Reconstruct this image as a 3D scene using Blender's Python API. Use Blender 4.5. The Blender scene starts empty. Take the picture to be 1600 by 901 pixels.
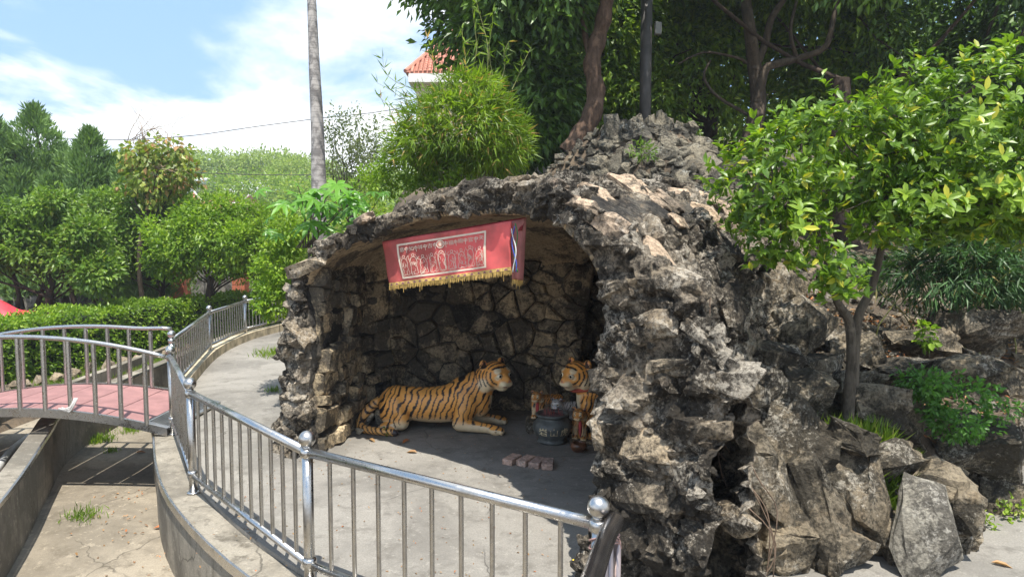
import bpy, math, random
import numpy as np
from mathutils import Vector, Matrix

scene = bpy.context.scene
COL = scene.collection
# ------------------------------------------------------------------ camera
EYE = 2.3
PITCH = math.radians(4.0)
FOC = 1081.0
cam_d = bpy.data.cameras.new('camera')
cam_d.sensor_width = 36.0
cam_d.lens = 36.0 * FOC / 1600.0
cam_d.clip_start = 0.05
cam_d.clip_end = 2000
cam = bpy.data.objects.new('camera', cam_d)
cam.location = (0, 0, EYE)
cam.rotation_euler = (math.radians(90) - PITCH, 0, 0)
COL.objects.link(cam)
scene.camera = cam
# ------------------------------------------------------------------ light
SUN_EL = math.radians(69.5)
SUN_DIR_H = Vector((-0.20, 0.98, 0))            # horizontal way the light travels
world = bpy.data.worlds.new('World')
scene.world = world
world.use_nodes = True
wt = world.node_tree
for n in list(wt.nodes):
    wt.nodes.remove(n)
def wn(t, **k):
    n = wt.nodes.new(t)
    for a, b in k.items():
        setattr(n, a, b)
    return n
w_out = wn('ShaderNodeOutputWorld')
w_bg = wn('ShaderNodeBackground')
w_bg.inputs['Strength'].default_value = 0.135
sky = wn('ShaderNodeTexSky', sky_type='NISHITA')
sky.sun_disc = False
sky.sun_elevation = SUN_EL
sky.sun_rotation = math.atan2(-SUN_DIR_H.x, -SUN_DIR_H.y)
sky.air_density = 1.0
sky.dust_density = 1.5
sky.ozone_density = 1.5
tc = wn('ShaderNodeTexCoord')
sep = wn('ShaderNodeSeparateXYZ')
wt.links.new(tc.outputs['Generated'], sep.inputs[0])
zz = wn('ShaderNodeMath', operation='MAXIMUM'); zz.inputs[1].default_value = 0.0
wt.links.new(sep.outputs[2], zz.inputs[0])
za = wn('ShaderNodeMath', operation='ADD'); za.inputs[1].default_value = 0.22
wt.links.new(zz.outputs[0], za.inputs[0])
dx = wn('ShaderNodeMath', operation='DIVIDE'); dy = wn('ShaderNodeMath', operation='DIVIDE')
wt.links.new(sep.outputs[0], dx.inputs[0]); wt.links.new(za.outputs[0], dx.inputs[1])
wt.links.new(sep.outputs[1], dy.inputs[0]); wt.links.new(za.outputs[0], dy.inputs[1])
cmb = wn('ShaderNodeCombineXYZ')
wt.links.new(dx.outputs[0], cmb.inputs[0]); wt.links.new(dy.outputs[0], cmb.inputs[1])
cmb.inputs[2].default_value = 5.9
cn = wn('ShaderNodeTexNoise')
cn.inputs['Scale'].default_value = 0.95
cn.inputs['Detail'].default_value = 10
cn.inputs['Roughness'].default_value = 0.56
cn.inputs['Distortion'].default_value = 0.35
wt.links.new(cmb.outputs[0], cn.inputs['Vector'])
# more cloud towards the horizon
hz = wn('ShaderNodeMapRange')
hz.inputs[1].default_value = 0.0; hz.inputs[2].default_value = 0.42
hz.inputs[3].default_value = 0.13; hz.inputs[4].default_value = -0.05
wt.links.new(zz.outputs[0], hz.inputs[0])
cadd = wn('ShaderNodeMath', operation='ADD')
wt.links.new(cn.outputs[0], cadd.inputs[0]); wt.links.new(hz.outputs[0], cadd.inputs[1])
ramp = wn('ShaderNodeMapRange', interpolation_type='SMOOTHSTEP')
ramp.inputs[1].default_value = 0.465; ramp.inputs[2].default_value = 0.60
wt.links.new(cadd.outputs[0], ramp.inputs[0])
mixc = wn('ShaderNodeMix', data_type='RGBA')
skm = wn('ShaderNodeMix', data_type='RGBA', blend_type='MIX'); skm.inputs[0].default_value = 0.75
wt.links.new(sky.outputs[0], skm.inputs[6]); skm.inputs[7].default_value = (1.9, 3.1, 4.9, 1)
wt.links.new(ramp.outputs[0], mixc.inputs[0])
wt.links.new(skm.outputs[2], mixc.inputs[6])
mixc.inputs[7].default_value = (6.1, 6.3, 6.5, 1)
wt.links.new(mixc.outputs[2], w_bg.inputs['Color'])
wt.links.new(w_bg.outputs[0], w_out.inputs[0])

sun_d = bpy.data.lights.new('sun', 'SUN')
sun_d.energy = 4.3
sun_d.angle = math.radians(0.5)
sun_d.color = (1.0, 0.955, 0.88)
sun = bpy.data.objects.new('sun', sun_d)
sdir = Vector((SUN_DIR_H.x * math.cos(SUN_EL), SUN_DIR_H.y * math.cos(SUN_EL), -math.sin(SUN_EL)))
sun.rotation_euler = sdir.to_track_quat('-Z', 'Y').to_euler()
sun.location = (0, 0, 30)
COL.objects.link(sun)
scene.view_settings.view_transform = 'Standard'
scene.view_settings.look = 'None'
scene.view_settings.exposure = 0.85
scene.view_settings.gamma = 1.0
scene.view_settings.use_curve_mapping = False
scene.cycles.max_bounces = 8
scene.cycles.transparent_max_bounces = 8
scene.cycles.diffuse_bounces = 4

# ------------------------------------------------------------------ helpers
RS = np.random.RandomState(7)
rnd = random.Random(5)
cp, sp = math.cos(PITCH), math.sin(PITCH)
def ray(px, py):
    a = (px - 800.0) / FOC; b = (450.5 - py) / FOC
    return Vector((a, cp + b * sp, -sp + b * cp))
def G(px, py, z=0.0):
    d = ray(px, py); t = (z - EYE) / d.z
    return Vector((d.x * t, d.y * t, z))
def AT(px, py, Y):
    d = ray(px, py); t = Y / d.y
    return Vector((d.x * t, Y, EYE + d.z * t))

_tab = np.random.RandomState(3).rand(65536)
def vnoise(P, scale=1.0, seed=0):
    Q = np.asarray(P, float) * scale + seed * 17.31
    I = np.floor(Q).astype(np.int64); F = Q - I
    F = F * F * (3 - 2 * F)
    r = 0
    for dx_ in (0, 1):
        wx = F[:, 0] if dx_ else 1 - F[:, 0]
        for dy_ in (0, 1):
            wy = F[:, 1] if dy_ else 1 - F[:, 1]
            for dz_ in (0, 1):
                wz = F[:, 2] if dz_ else 1 - F[:, 2]
                h = ((I[:, 0] + dx_) * 73856093 ^ (I[:, 1] + dy_) * 19349663 ^ (I[:, 2] + dz_) * 83492791) & 65535
                r = r + wx * wy * wz * _tab[h]
    return r * 2 - 1
def fbm(P, scale=1.0, oct=4, seed=0, gain=0.5):
    r = 0; a = 1.0
    for i in range(oct):
        r = r + a * vnoise(P, scale * 2 ** i, seed + i * 3)
        a *= gain
    return r
def worley(P, scale, seed=0):
    """F1 and F2-F1 of jittered lattice points, and a value per cell"""
    Q = np.asarray(P, float) * scale + seed * 9.7
    I = np.floor(Q).astype(np.int64)
    f1 = np.full(len(Q), 9.0); f2 = np.full(len(Q), 9.0); cid = np.zeros(len(Q)); ctr = np.zeros_like(Q)
    for a in (-1, 0, 1):
        for b in (-1, 0, 1):
            for c in (-1, 0, 1):
                J = I + (a, b, c)
                h = (J[:, 0] * 73856093 ^ J[:, 1] * 19349663 ^ J[:, 2] * 83492791)
                C = J + np.stack([_tab[h & 65535], _tab[(h * 7 + 11) & 65535], _tab[(h * 13 + 5) & 65535]], 1)
                d = np.sqrt(((C - Q) ** 2).sum(1))
                m = d < f1
                ctr = np.where(m[:, None], C, ctr)
                f2 = np.where(m, f1, np.minimum(f2, d))
                cid = np.where(m, _tab[(h * 31 + 3) & 65535], cid)
                f1 = np.where(m, d, f1)
    return f1, f2 - f1, cid, Q - ctr

def mesh_from(name, V, F, smooth=False):
    """V (n,3) array; F list of index arrays, each (m,3) or (m,4)"""
    me = bpy.data.meshes.new(name)
    V = np.asarray(V, np.float32)
    if not isinstance(F, list):
        F = [F]
    F = [np.asarray(f, np.int32) for f in F if len(f)]
    me.vertices.add(len(V)); me.vertices.foreach_set('co', V.ravel())
    tot = np.concatenate([np.full(len(f), f.shape[1], np.int32) for f in F])
    idx = np.concatenate([f.ravel() for f in F])
    me.loops.add(len(idx)); me.loops.foreach_set('vertex_index', idx)
    me.polygons.add(len(tot))
    st = np.zeros(len(tot), np.int32); st[1:] = np.cumsum(tot)[:-1]
    me.polygons.foreach_set('loop_start', st)
    try:
        me.polygons.foreach_set('loop_total', tot)
    except Exception:
        pass
    me.polygons.foreach_set('use_smooth', np.full(len(tot), bool(smooth)))
    me.update(calc_edges=True)
    me.validate()
    return me

class MB:
    """collects shapes, then links them as ONE mesh object"""
    def __init__(s):
        s.V = []; s.F = {3: [], 4: []}; s.n = 0
    def add(s, V, F):
        V = np.asarray(V, float)
        if len(F):
            F = np.asarray(F, np.int64)
            s.F[F.shape[1]].append(F + s.n)
        s.V.append(V); s.n += len(V)
    def addm(s, V, F3, F4):
        V = np.asarray(V, float)
        if len(F3): s.F[3].append(np.asarray(F3, np.int64) + s.n)
        if len(F4): s.F[4].append(np.asarray(F4, np.int64) + s.n)
        s.V.append(V); s.n += len(V)
    def box(s, c, size, rz=0, R=None, bev=0.0):
        hx, hy, hz_ = [v / 2 for v in size]
        if R is None: R = Matrix.Rotation(rz, 3, 'Z')
        if bev <= 0:
            V = [(x, y, z) for x in (-hx, hx) for y in (-hy, hy) for z in (-hz_, hz_)]
            F = [(0, 1, 3, 2), (4, 6, 7, 5), (0, 4, 5, 1), (2, 3, 7, 6), (0, 2, 6, 4), (1, 5, 7, 3)]
            V = [R @ Vector(v) + Vector(c) for v in V]
            s.add([tuple(v) for v in V], F)
        else:
            V = []; F3 = []; F4 = []
            def vid(ix, iy, iz, k):
                V.append(tuple(R @ Vector((ix * (hx - (bev if k != 0 else 0)), iy * (hy - (bev if k != 1 else 0)), iz * (hz_ - (bev if k != 2 else 0)))) + Vector(c)))
                return len(V) - 1
            D = {}
            for ix in (-1, 1):
                for iy in (-1, 1):
                    for iz in (-1, 1):
                        for k in range(3):
                            D[ix, iy, iz, k] = vid(ix, iy, iz, k)
                        F3.append([D[ix, iy, iz, k] for k in range(3)])
            for a in (-1, 1):
                F4.append([D[a, -1, -1, 0], D[a, 1, -1, 0], D[a, 1, 1, 0], D[a, -1, 1, 0]])
                F4.append([D[-1, a, -1, 1], D[1, a, -1, 1], D[1, a, 1, 1], D[-1, a, 1, 1]])
                F4.append([D[-1, -1, a, 2], D[1, -1, a, 2], D[1, 1, a, 2], D[-1, 1, a, 2]])
                for b in (-1, 1):
                    F4.append([D[-1, a, b, 1], D[1, a, b, 1], D[1, a, b, 2], D[-1, a, b, 2]])
                    F4.append([D[a, -1, b, 0], D[a, 1, b, 0], D[a, 1, b, 2], D[a, -1, b, 2]])
                    F4.append([D[a, b, -1, 0], D[a, b, 1, 0], D[a, b, 1, 1], D[a, b, -1, 1]])
            s.addm(V, F3, F4)
        return s
    def tube(s, pts, rad, seg=8, caps=True, squash=1.0):
        P = np.array([tuple(p) for p in pts], float); n = len(P)
        if np.isscalar(rad): rad = [rad] * n
        T = np.gradient(P, axis=0)
        T /= np.linalg.norm(T, axis=1)[:, None] + 1e-9
        up = np.array([0, 0, 1.0]) if abs(T[0, 2]) < 0.9 else np.array([1.0, 0, 0])
        A = np.cross(T[0], up); A /= np.linalg.norm(A)
        ang = np.arange(seg) * 2 * np.pi / seg
        V = []
        for i in range(n):
            A = A - T[i] * A.dot(T[i]); A /= np.linalg.norm(A) + 1e-9
            B = np.cross(T[i], A)
            V.append(P[i] + rad[i] * (np.cos(ang)[:, None] * A + squash * np.sin(ang)[:, None] * B))
        V = np.concatenate(V)
        F = []
        for i in range(n - 1):
            for k in range(seg):
                a = i * seg + k; b = i * seg + (k + 1) % seg
                F.append((a, b, b + seg, a + seg))
        F3 = []
        if caps:
            V = np.concatenate([V, P[:1], P[-1:]])
            for k in range(seg):
                F3.append((len(V) - 2, (k + 1) % seg, k))
                F3.append((len(V) - 1, (n - 1) * seg + k, (n - 1) * seg + (k + 1) % seg))
        s.addm(V, F3, F)
        return s
    def lathe(s, prof, c=(0, 0, 0), seg=24, caps=True):
        V = []; F = []; F3 = []
        for r, z in prof:
            for k in range(seg):
                a = 2 * math.pi * k / seg
                V.append((c[0] + r * math.cos(a), c[1] + r * math.sin(a), c[2] + z))
        for i in range(len(prof) - 1):
            for k in range(seg):
                a = i * seg + k; b = i * seg + (k + 1) % seg
                F.append((a, b, b + seg, a + seg))
        if caps:
            V.append((c[0], c[1], c[2] + prof[0][1])); V.append((c[0], c[1], c[2] + prof[-1][1]))
            m = (len(prof) - 1) * seg
            for k in range(seg):
                F3.append((len(V) - 2, (k + 1) % seg, k)); F3.append((len(V) - 1, m + k, m + (k + 1) % seg))
        s.addm(V, F3, F)
        return s
    def ball(s, c, r, seg=16, rings=10, sc=(1, 1, 1)):
        prof = [(max(1e-4, r * math.sin(math.pi * i / rings)), -r * math.cos(math.pi * i / rings)) for i in range(rings + 1)]
        b = MB(); b.lathe(prof, (0, 0, 0), seg, False)
        V = np.concatenate(b.V) * np.array(sc) + np.array(tuple(c))
        s.add(V, b.F[4][0])
        return s
    def prism(s, poly, z0, z1):
        """vertical prism from a plan polygon (counter-clockwise), triangulated top"""
        from mathutils.geometry import tessellate_polygon
        n = len(poly)
        V = [(p[0], p[1], z0) for p in poly] + [(p[0], p[1], z1) for p in poly]
        tri = tessellate_polygon([[Vector((p[0], p[1], 0)) for p in poly]])
        F3 = [(a + n, b + n, c + n) for a, b, c in tri] + [(a, c, b) for a, b, c in tri]
        F4 = [(i, (i + 1) % n, (i + 1) % n + n, i + n) for i in range(n)]
        s.addm(V, F3, F4)
        return s
    def mesh(s, name, smooth=False):
        V = np.concatenate(s.V)
        F = [np.concatenate(f) for f in (s.F[3], s.F[4]) if f]
        return mesh_from(name, V, F, smooth)
    def build(s, name, m=None, parent=None, smooth=False, loc=None):
        return link(name, s.mesh(name, smooth), m, parent, loc)

def link(name, me, m=None, parent=None, loc=None):
    o = bpy.data.objects.new(name, me)
    if m is not None and me is not None and len(me.materials) == 0:
        me.materials.append(m)
    COL.objects.link(o)
    if parent is not None:
        o.parent = parent
    if loc is not None:
        o.location = loc
    return o
def tag(o, label=None, cat=None, group=None, kind=None):
    if label: o['label'] = label
    if cat: o['category'] = cat
    if group: o['group'] = group
    if kind: o['kind'] = kind
    return o
def empty(name, loc=(0, 0, 0), rz=0, label=None, cat=None, group=None):
    o = bpy.data.objects.new(name, None)
    o.empty_display_size = 0.1
    o.location = loc; o.rotation_euler = (0, 0, rz)
    COL.objects.link(o)
    return tag(o, label, cat, group)
def children(o):
    return [c for c in KIDS.get(o.name, [])]
KIDS = {}
def copy_tree(o, parent=None):
    c = o.copy(); COL.objects.link(c)
    if parent is not None: c.parent = parent
    for ch in list(o.children):
        copy_tree(ch, c)
    return c
def fix_normals(me):
    import bmesh
    b = bmesh.new(); b.from_mesh(me); bmesh.ops.recalc_face_normals(b, faces=b.faces); b.to_mesh(me); b.free()
    return me

# ------------------------------------------------------------------ surface nets
def surface_nets(F, org, h):
    nx, ny, nz = F.shape
    S = F < 0
    off = [(i, j, k) for i in (0, 1) for j in (0, 1) for k in (0, 1)]
    cnt = sum(S[i:nx - 1 + i, j:ny - 1 + j, k:nz - 1 + k].astype(np.int8) for i, j, k in off)
    act = np.argwhere((cnt > 0) & (cnt < 8))
    vid = np.full((nx - 1, ny - 1, nz - 1), -1, np.int64)
    vid[act[:, 0], act[:, 1], act[:, 2]] = np.arange(len(act))
    C = np.stack([F[act[:, 0] + i, act[:, 1] + j, act[:, 2] + k] for i, j, k in off], 1)
    O = np.array(off, float)
    acc = np.zeros((len(act), 3)); num = np.zeros(len(act))
    for a in range(8):
        for b in range(a + 1, 8):
            if abs(O[a] - O[b]).sum() != 1: continue
            m = (C[:, a] < 0) != (C[:, b] < 0)
            t = C[:, a] / np.where(m, C[:, a] - C[:, b], 1)
            p = O[a] + t[:, None] * (O[b] - O[a])
            acc[m] += p[m]; num[m] += 1
    V = (act + acc / num[:, None]) * h + np.asarray(org)
    quads = []
    for ax in range(3):
        sl0 = [slice(None)] * 3; sl1 = [slice(None)] * 3
        sl0[ax] = slice(0, -1); sl1[ax] = slice(1, None)
        A = S[tuple(sl0)]; B = S[tuple(sl1)]
        E = np.argwhere(A != B)
        o1, o2 = [a for a in range(3) if a != ax]
        ok = (E[:, o1] > 0) & (E[:, o2] > 0) & (E[:, o1] < F.shape[o1] - 1) & (E[:, o2] < F.shape[o2] - 1)
        E = E[ok]
        d1 = np.zeros(3, int); d1[o1] = 1
        d2 = np.zeros(3, int); d2[o2] = 1
        q = [vid[tuple((E - a).T)] for a in (d1 + d2, d2, 0 * d1, d1)]
        Q = np.stack(q, 1)
        ins = A[tuple(E.T)]
        flip = ~ins if ax != 1 else ins
        Q[flip] = Q[flip][:, ::-1]
        quads.append(Q)
    Q = np.concatenate(quads)
    Q = Q[(Q >= 0).all(1)]
    return V, Q
def grid_pts(lo, hi, h):
    ax = [np.arange(lo[i], hi[i] + h, h) for i in range(3)]
    X = np.meshgrid(*ax, indexing='ij')
    return X, tuple(len(a) for a in ax)
def vert_normals(V, Q):
    N = np.zeros_like(V)
    n = np.cross(V[Q[:, 2]] - V[Q[:, 0]], V[Q[:, 3]] - V[Q[:, 1]])
    for i in range(4):
        np.add.at(N, Q[:, i], n)
    return N / (np.linalg.norm(N, axis=1)[:, None] + 1e-12)
def poly_sd(X, Y, poly):
    """signed distance to a plan polygon, negative inside"""
    P = np.asarray(poly, float)
    d = np.full(X.shape, 1e9); ins = np.zeros(X.shape, bool)
    for i in range(len(P)):
        a = P[i]; b = P[(i + 1) % len(P)]
        ex, ey = b - a
        wx, wy = X - a[0], Y - a[1]
        t = np.clip((wx * ex + wy * ey) / (ex * ex + ey * ey + 1e-12), 0, 1)
        d = np.minimum(d, (wx - t * ex) ** 2 + (wy - t * ey) ** 2)
        c = ((a[1] > Y) != (b[1] > Y)) & (X < (b[0] - a[0]) * (Y - a[1]) / (b[1] - a[1] + 1e-12) + a[0])
        ins ^= c
    d = np.sqrt(d)
    return np.where(ins, -d, d)
def sstep(x, a=0.0, b=1.0):
    t = np.clip((x - a) / (b - a), 0, 1)
    return t * t * (3 - 2 * t)

# ------------------------------------------------------------------ materials
class NT:
    def __init__(s, name):
        s.m = bpy.data.materials.new(name); s.m.use_nodes = True
        s.t = s.m.node_tree
        s.b = s.t.nodes['Principled BSDF']
        s.o = s.t.nodes['Material Output']
    def n(s, t, **k):
        x = s.t.nodes.new(t)
        for a, b in k.items(): setattr(x, a, b)
        return x
    def l(s, a, b): s.t.links.new(a, b)
    def pos(s): 
        return s.n('ShaderNodeNewGeometry').outputs['Position']
    def noise(s, vec, scale, detail=5, rough=0.55, dist=0.0):
        x = s.n('ShaderNodeTexNoise')
        x.inputs['Scale'].default_value = scale; x.inputs['Detail'].default_value = detail
        x.inputs['Roughness'].default_value = rough; x.inputs['Distortion'].default_value = dist
        if vec is not None: s.l(vec, x.inputs['Vector'])
        return x.outputs[0]
    def vor(s, vec, scale, feature='F1', out=0):
        x = s.n('ShaderNodeTexVoronoi', feature=feature)
        x.inputs['Scale'].default_value = scale
        s.l(vec, x.inputs['Vector'])
        return x.outputs[out]
    def mr(s, v, a, b, c=0.0, d=1.0, smooth=True):
        x = s.n('ShaderNodeMapRange')
        if smooth: x.interpolation_type = 'SMOOTHSTEP'
        for i, q in enumerate((a, b, c, d)): x.inputs[i + 1].default_value = q
        s.l(v, x.inputs[0]); return x.outputs[0]
    def mix(s, f, a, b, mode='MIX'):
        x = s.n('ShaderNodeMix', data_type='RGBA', blend_type=mode)
        if isinstance(f, (int, float)): x.inputs[0].default_value = f
        else: s.l(f, x.inputs[0])
        for i, q in ((6, a), (7, b)):
            if isinstance(q, tuple): x.inputs[i].default_value = q + (1,) if len(q) == 3 else q
            else: s.l(q, x.inputs[i])
        return x.outputs[2]
    def math(s, op, a, b=0.5):
        x = s.n('ShaderNodeMath', operation=op)
        for i, q in enumerate((a, b)):
            if isinstance(q, (int, float)): x.inputs[i].default_value = q
            else: s.l(q, x.inputs[i])
        return x.outputs[0]
    def bump(s, hgt, strength=0.5, dist=0.02, prev=None):
        x = s.n('ShaderNodeBump')
        x.inputs['Strength'].default_value = strength; x.inputs['Distance'].default_value = dist
        s.l(hgt, x.inputs['Height'])
        if prev is not None: s.l(prev, x.inputs['Normal'])
        return x.outputs[0]
    def done(s, col=None, rough=0.8, metal=0.0, nrm=None, spec=None):
        if isinstance(col, tuple): s.b.inputs['Base Color'].default_value = col + (1,)
        elif col is not None: s.l(col, s.b.inputs['Base Color'])
        if isinstance(rough, (int, float)): s.b.inputs['Roughness'].default_value = rough
        else: s.l(rough, s.b.inputs['Roughness'])
        s.b.inputs['Metallic'].default_value = metal
        if spec is not None: s.b.inputs['Specular IOR Level'].default_value = spec
        if nrm is not None: s.l(nrm, s.b.inputs['Normal'])
        return s.m

def m_plain(name, c, rough=0.7, metal=0.0, var=0.15, scale=6, bump=0.0, spec=None):
    t = NT(name); p = t.pos()
    f = t.noise(p, scale, 6, 0.6)
    dk = tuple(v * (1 - var * 1.6) for v in c); lt = tuple(min(1, v * (1 + var)) for v in c)
    col = t.mix(t.mr(f, 0.3, 0.7), dk, lt)
    nr = t.bump(t.noise(p, scale * 9, 5, 0.6), bump, 0.01) if bump else None
    return t.done(col, rough, metal, nr, spec)

def m_weathered(name, base, dark, light, damp=0.5, lich=0.4, moss=0.15, obj=0.35, bs=1.0, tan=0.25):
    """rock with broad black crust, fine pale crust and moss"""
    t = NT(name); p = t.pos()
    big = t.noise(p, 1.5, 5, 0.6, 0.3); mid = t.noise(p, 6.5, 9, 0.72, 0.3); fine = t.noise(p, 34, 8, 0.75)
    col = t.mix(t.mr(t.noise(p, 3.1, 8, 0.68), 0.36, 0.64), tuple(v * .78 for v in base), tuple(v * 1.35 for v in base))
    col = t.mix(t.mr(t.noise(p, 4.1, 6, 0.62, 0.5), 0.52, 0.66, 0, tan), col, (0.36, 0.25, 0.14))
    oi = t.n('ShaderNodeObjectInfo').outputs['Random']
    col = t.mix(obj, col, t.mix(oi, tuple(v * 0.5 for v in base), (min(1, base[0] * 1.9), min(1, base[1] * 1.75), min(1, base[2] * 1.5))))
    # black crust: broad stains whose edges are eaten by finer noise
    dv = t.math('ADD', t.math('MULTIPLY', big, 0.45), t.math('ADD', t.math('MULTIPLY', mid, 0.37), t.math('MULTIPLY', fine, 0.18)))
    dm = t.mr(dv, 0.545 - (0.5 - damp) * 0.16, 0.455 - (0.5 - damp) * 0.16)
    col = t.mix(t.math('MULTIPLY', dm, 0.88), col, dark)
    # pale crust: small flecks gathered in patches
    lv = t.math('ADD', t.math('MULTIPLY', t.noise(p, 2.7, 5, 0.6), 0.42), t.math('MULTIPLY', t.noise(p, 27, 9, 0.8, 0.3), 0.58))
    lm = t.mr(lv, 0.57 - lich * 0.12, 0.64 - lich * 0.12)
    col = t.mix(t.math('MULTIPLY', lm, 0.72), col, light)
    mm = t.mr(t.noise(p, 3.1, 7, 0.7), 0.68 - moss * 0.25, 0.76 - moss * 0.2)
    col = t.mix(t.math('MULTIPLY', mm, 0.55), col, (0.10, 0.10, 0.035))
    sp_ = t.mr(fine, 0.34, 0.60, 0.45, 1.25)
    mul = t.n('ShaderNodeMix', data_type='RGBA', blend_type='MULTIPLY'); mul.inputs[0].default_value = 0.7
    t.l(col, mul.inputs[6]); t.l(sp_, mul.inputs[7])
    b = t.bump(fine, 1.0 * bs, 0.03)
    b = t.bump(mid, 0.9 * bs, 0.07, b)
    b = t.bump(t.vor(p, 45), 0.4 * bs, 0.015, b)
    return t.done(mul.outputs[2], 0.93, 0, b, 0.25)

def m_leaf(name, dark, light, yellow=None, yf=0.0, rough=0.42, trans=0.45, spec=0.5):
    t = NT(name)
    a = t.n('ShaderNodeAttribute', attribute_name='rnd').outputs['Fac']
    col = t.mix(a, dark, light)
    if yellow is not None:
        y = t.n('ShaderNodeMath', operation='FRACT')
        mm = t.math('MULTIPLY', a, 37.0); t.l(mm, y.inputs[0])
        col = t.mix(t.mr(y.outputs[0], 1 - yf - 0.01, 1 - yf, 0, 1), col, yellow)
    pn = t.noise(t.pos(), 1.7, 4, 0.6)
    col = t.mix(1.0, col, t.mix(t.mr(pn, .36, .64), (.68, .74, .62), (1.22, 1.16, 1.1)), 'MULTIPLY')
    t.done(col, rough, 0, None, spec)
    tr = t.n('ShaderNodeBsdfTranslucent')
    cc = t.mix(1.0, col, (1.25, 1.3, 0.55), 'MULTIPLY'); t.l(cc, tr.inputs[0])
    ms = t.n('ShaderNodeMixShader'); ms.inputs[0].default_value = trans
    t.l(t.b.outputs[0], ms.inputs[1]); t.l(tr.outputs[0], ms.inputs[2]); t.l(ms.outputs[0], t.o.inputs[0])
    return t.m

def m_concrete(name, base, stain=0.5, scale=1.0, streak=False):
    t = NT(name); p = t.pos()
    v = p
    if streak:
        mp = t.n('ShaderNodeMapping'); mp.inputs['Scale'].default_value = (1, 1, 0.16); t.l(p, mp.inputs[0]); v = mp.outputs[0]
    n1 = t.noise(p, 0.55 * scale, 8, 0.66, 0.5); n2 = t.noise(v, 3.3 * scale, 9, 0.72, 0.3); n3 = t.noise(p, 70, 6, 0.75); n4 = t.noise(p, 11, 9, 0.78, 0.2)
    S = lambda k: tuple(min(1, c * k) for c in base)
    col = t.mix(t.mr(n1, 0.40, 0.60), S(1 - stain * .42), S(1.08))
    col = t.mix(t.mr(n2, 0.50, 0.66, 0, 0.8 * stain), col, tuple(c * k for c, k in zip(S(.38), (1, .97, .92))))
    col = t.mix(t.mr(n4, 0.55, 0.63, 0, 0.55), col, S(1.45))
    col = t.mix(t.mr(t.noise(p, 7, 9, 0.8), 0.575, 0.61, 0, 0.5 * stain), col, S(0.5))
    col = t.mix(t.mr(n3, 0.36, 0.64, 0.0, 0.5), col, S(0.5))
    wob = t.n('ShaderNodeTexNoise'); wob.inputs['Scale'].default_value = 2.2; wob.inputs['Detail'].default_value = 6; t.l(p, wob.inputs['Vector'])
    cr = t.vor(t.mix(0.28, p, wob.outputs[1]), 0.62, 'DISTANCE_TO_EDGE')
    ck = t.mr(cr, 0.0, 0.005, 0.8, 0.0); ck = t.math('MULTIPLY', ck, t.mr(t.noise(p, 0.8, 3), 0.47, 0.55))
    col = t.mix(ck, col, S(0.25))
    b = t.bump(n3, 0.8, 0.008); b = t.bump(n4, 0.6, 0.015, b); b = t.bump(n2, 0.4, 0.02, b)
    return t.done(col, 0.9, 0, b, 0.25)
# ------------------------------------------------------------------ materials in use
M_conc = m_concrete('terrace_concrete', (0.30, 0.28, 0.245), 0.75)
M_conc_ch = m_concrete('channel_concrete', (0.35, 0.30, 0.225), 0.95)
M_wallc = m_concrete('wall_concrete', (0.33, 0.295, 0.235), 1.35, 1.3, True)
M_soil = m_plain('soil', (0.17, 0.125, 0.08), 0.95, 0, 0.45, 3.0, 0.9)
def m_steel():
    t = NT('stainless_steel'); p = t.pos()
    a = t.noise(p, 5, 8, .75, .4); f = t.noise(p, 60, 4, .6)
    col = t.mix(t.mr(a, .45, .68), (.54, .53, .51), (.36, .34, .31))
    col = t.mix(t.mr(t.noise(p, 13, 8, .8), .60, .68, 0, .6), col, (.25, .20, .15))
    return t.done(col, t.mr(t.math('ADD', t.math('MULTIPLY', a, .7), t.math('MULTIPLY', f, .3)), .35, .65, .20, .42), 1.0, t.bump(f, .06, .002))
M_steel = m_steel()
M_steel_d = m_plain('dull_steel', (0.42, 0.41, 0.39), 0.38, 1.0, 0.15, 8)
M_rock = m_weathered('rock_weathered', (0.35, 0.29, 0.21), (0.034, 0.03, 0.025), (0.64, 0.57, 0.46), 0.57, 0.5, 0.10, 0.35, 1.0, 0.45)
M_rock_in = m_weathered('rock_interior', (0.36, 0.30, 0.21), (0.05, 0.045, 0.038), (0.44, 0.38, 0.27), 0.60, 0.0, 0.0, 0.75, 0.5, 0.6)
M_rock_hill = m_weathered('rock_hill', (0.26, 0.22, 0.16), (0.045, 0.04, 0.031), (0.54, 0.49, 0.40), 0.62, 0.36, 0.18, 0.45, 1.0, 0.45)
M_rock_top = m_weathered('rock_top', (0.44, 0.34, 0.25), (0.10, 0.085, 0.065), (0.54, 0.46, 0.37), 0.38, 0.2, 0.0, 0.35, 0.7, 0.3)
M_mortar = m_weathered('mortar_weathered', (0.31, 0.26, 0.195), (0.028, 0.025, 0.021), (0.64, 0.57, 0.46), 0.66, 0.5, 0.12, 0.0, 1.2, 0.35)
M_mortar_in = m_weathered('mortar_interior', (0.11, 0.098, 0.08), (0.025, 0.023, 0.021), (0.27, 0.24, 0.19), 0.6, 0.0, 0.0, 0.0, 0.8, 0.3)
M_soffit = m_weathered('soffit_mortar', (0.36, 0.285, 0.19), (0.07, 0.058, 0.045), (0.42, 0.35, 0.25), 0.30, 0.1, 0.0, 0.3, 0.5, 0.4)

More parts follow.
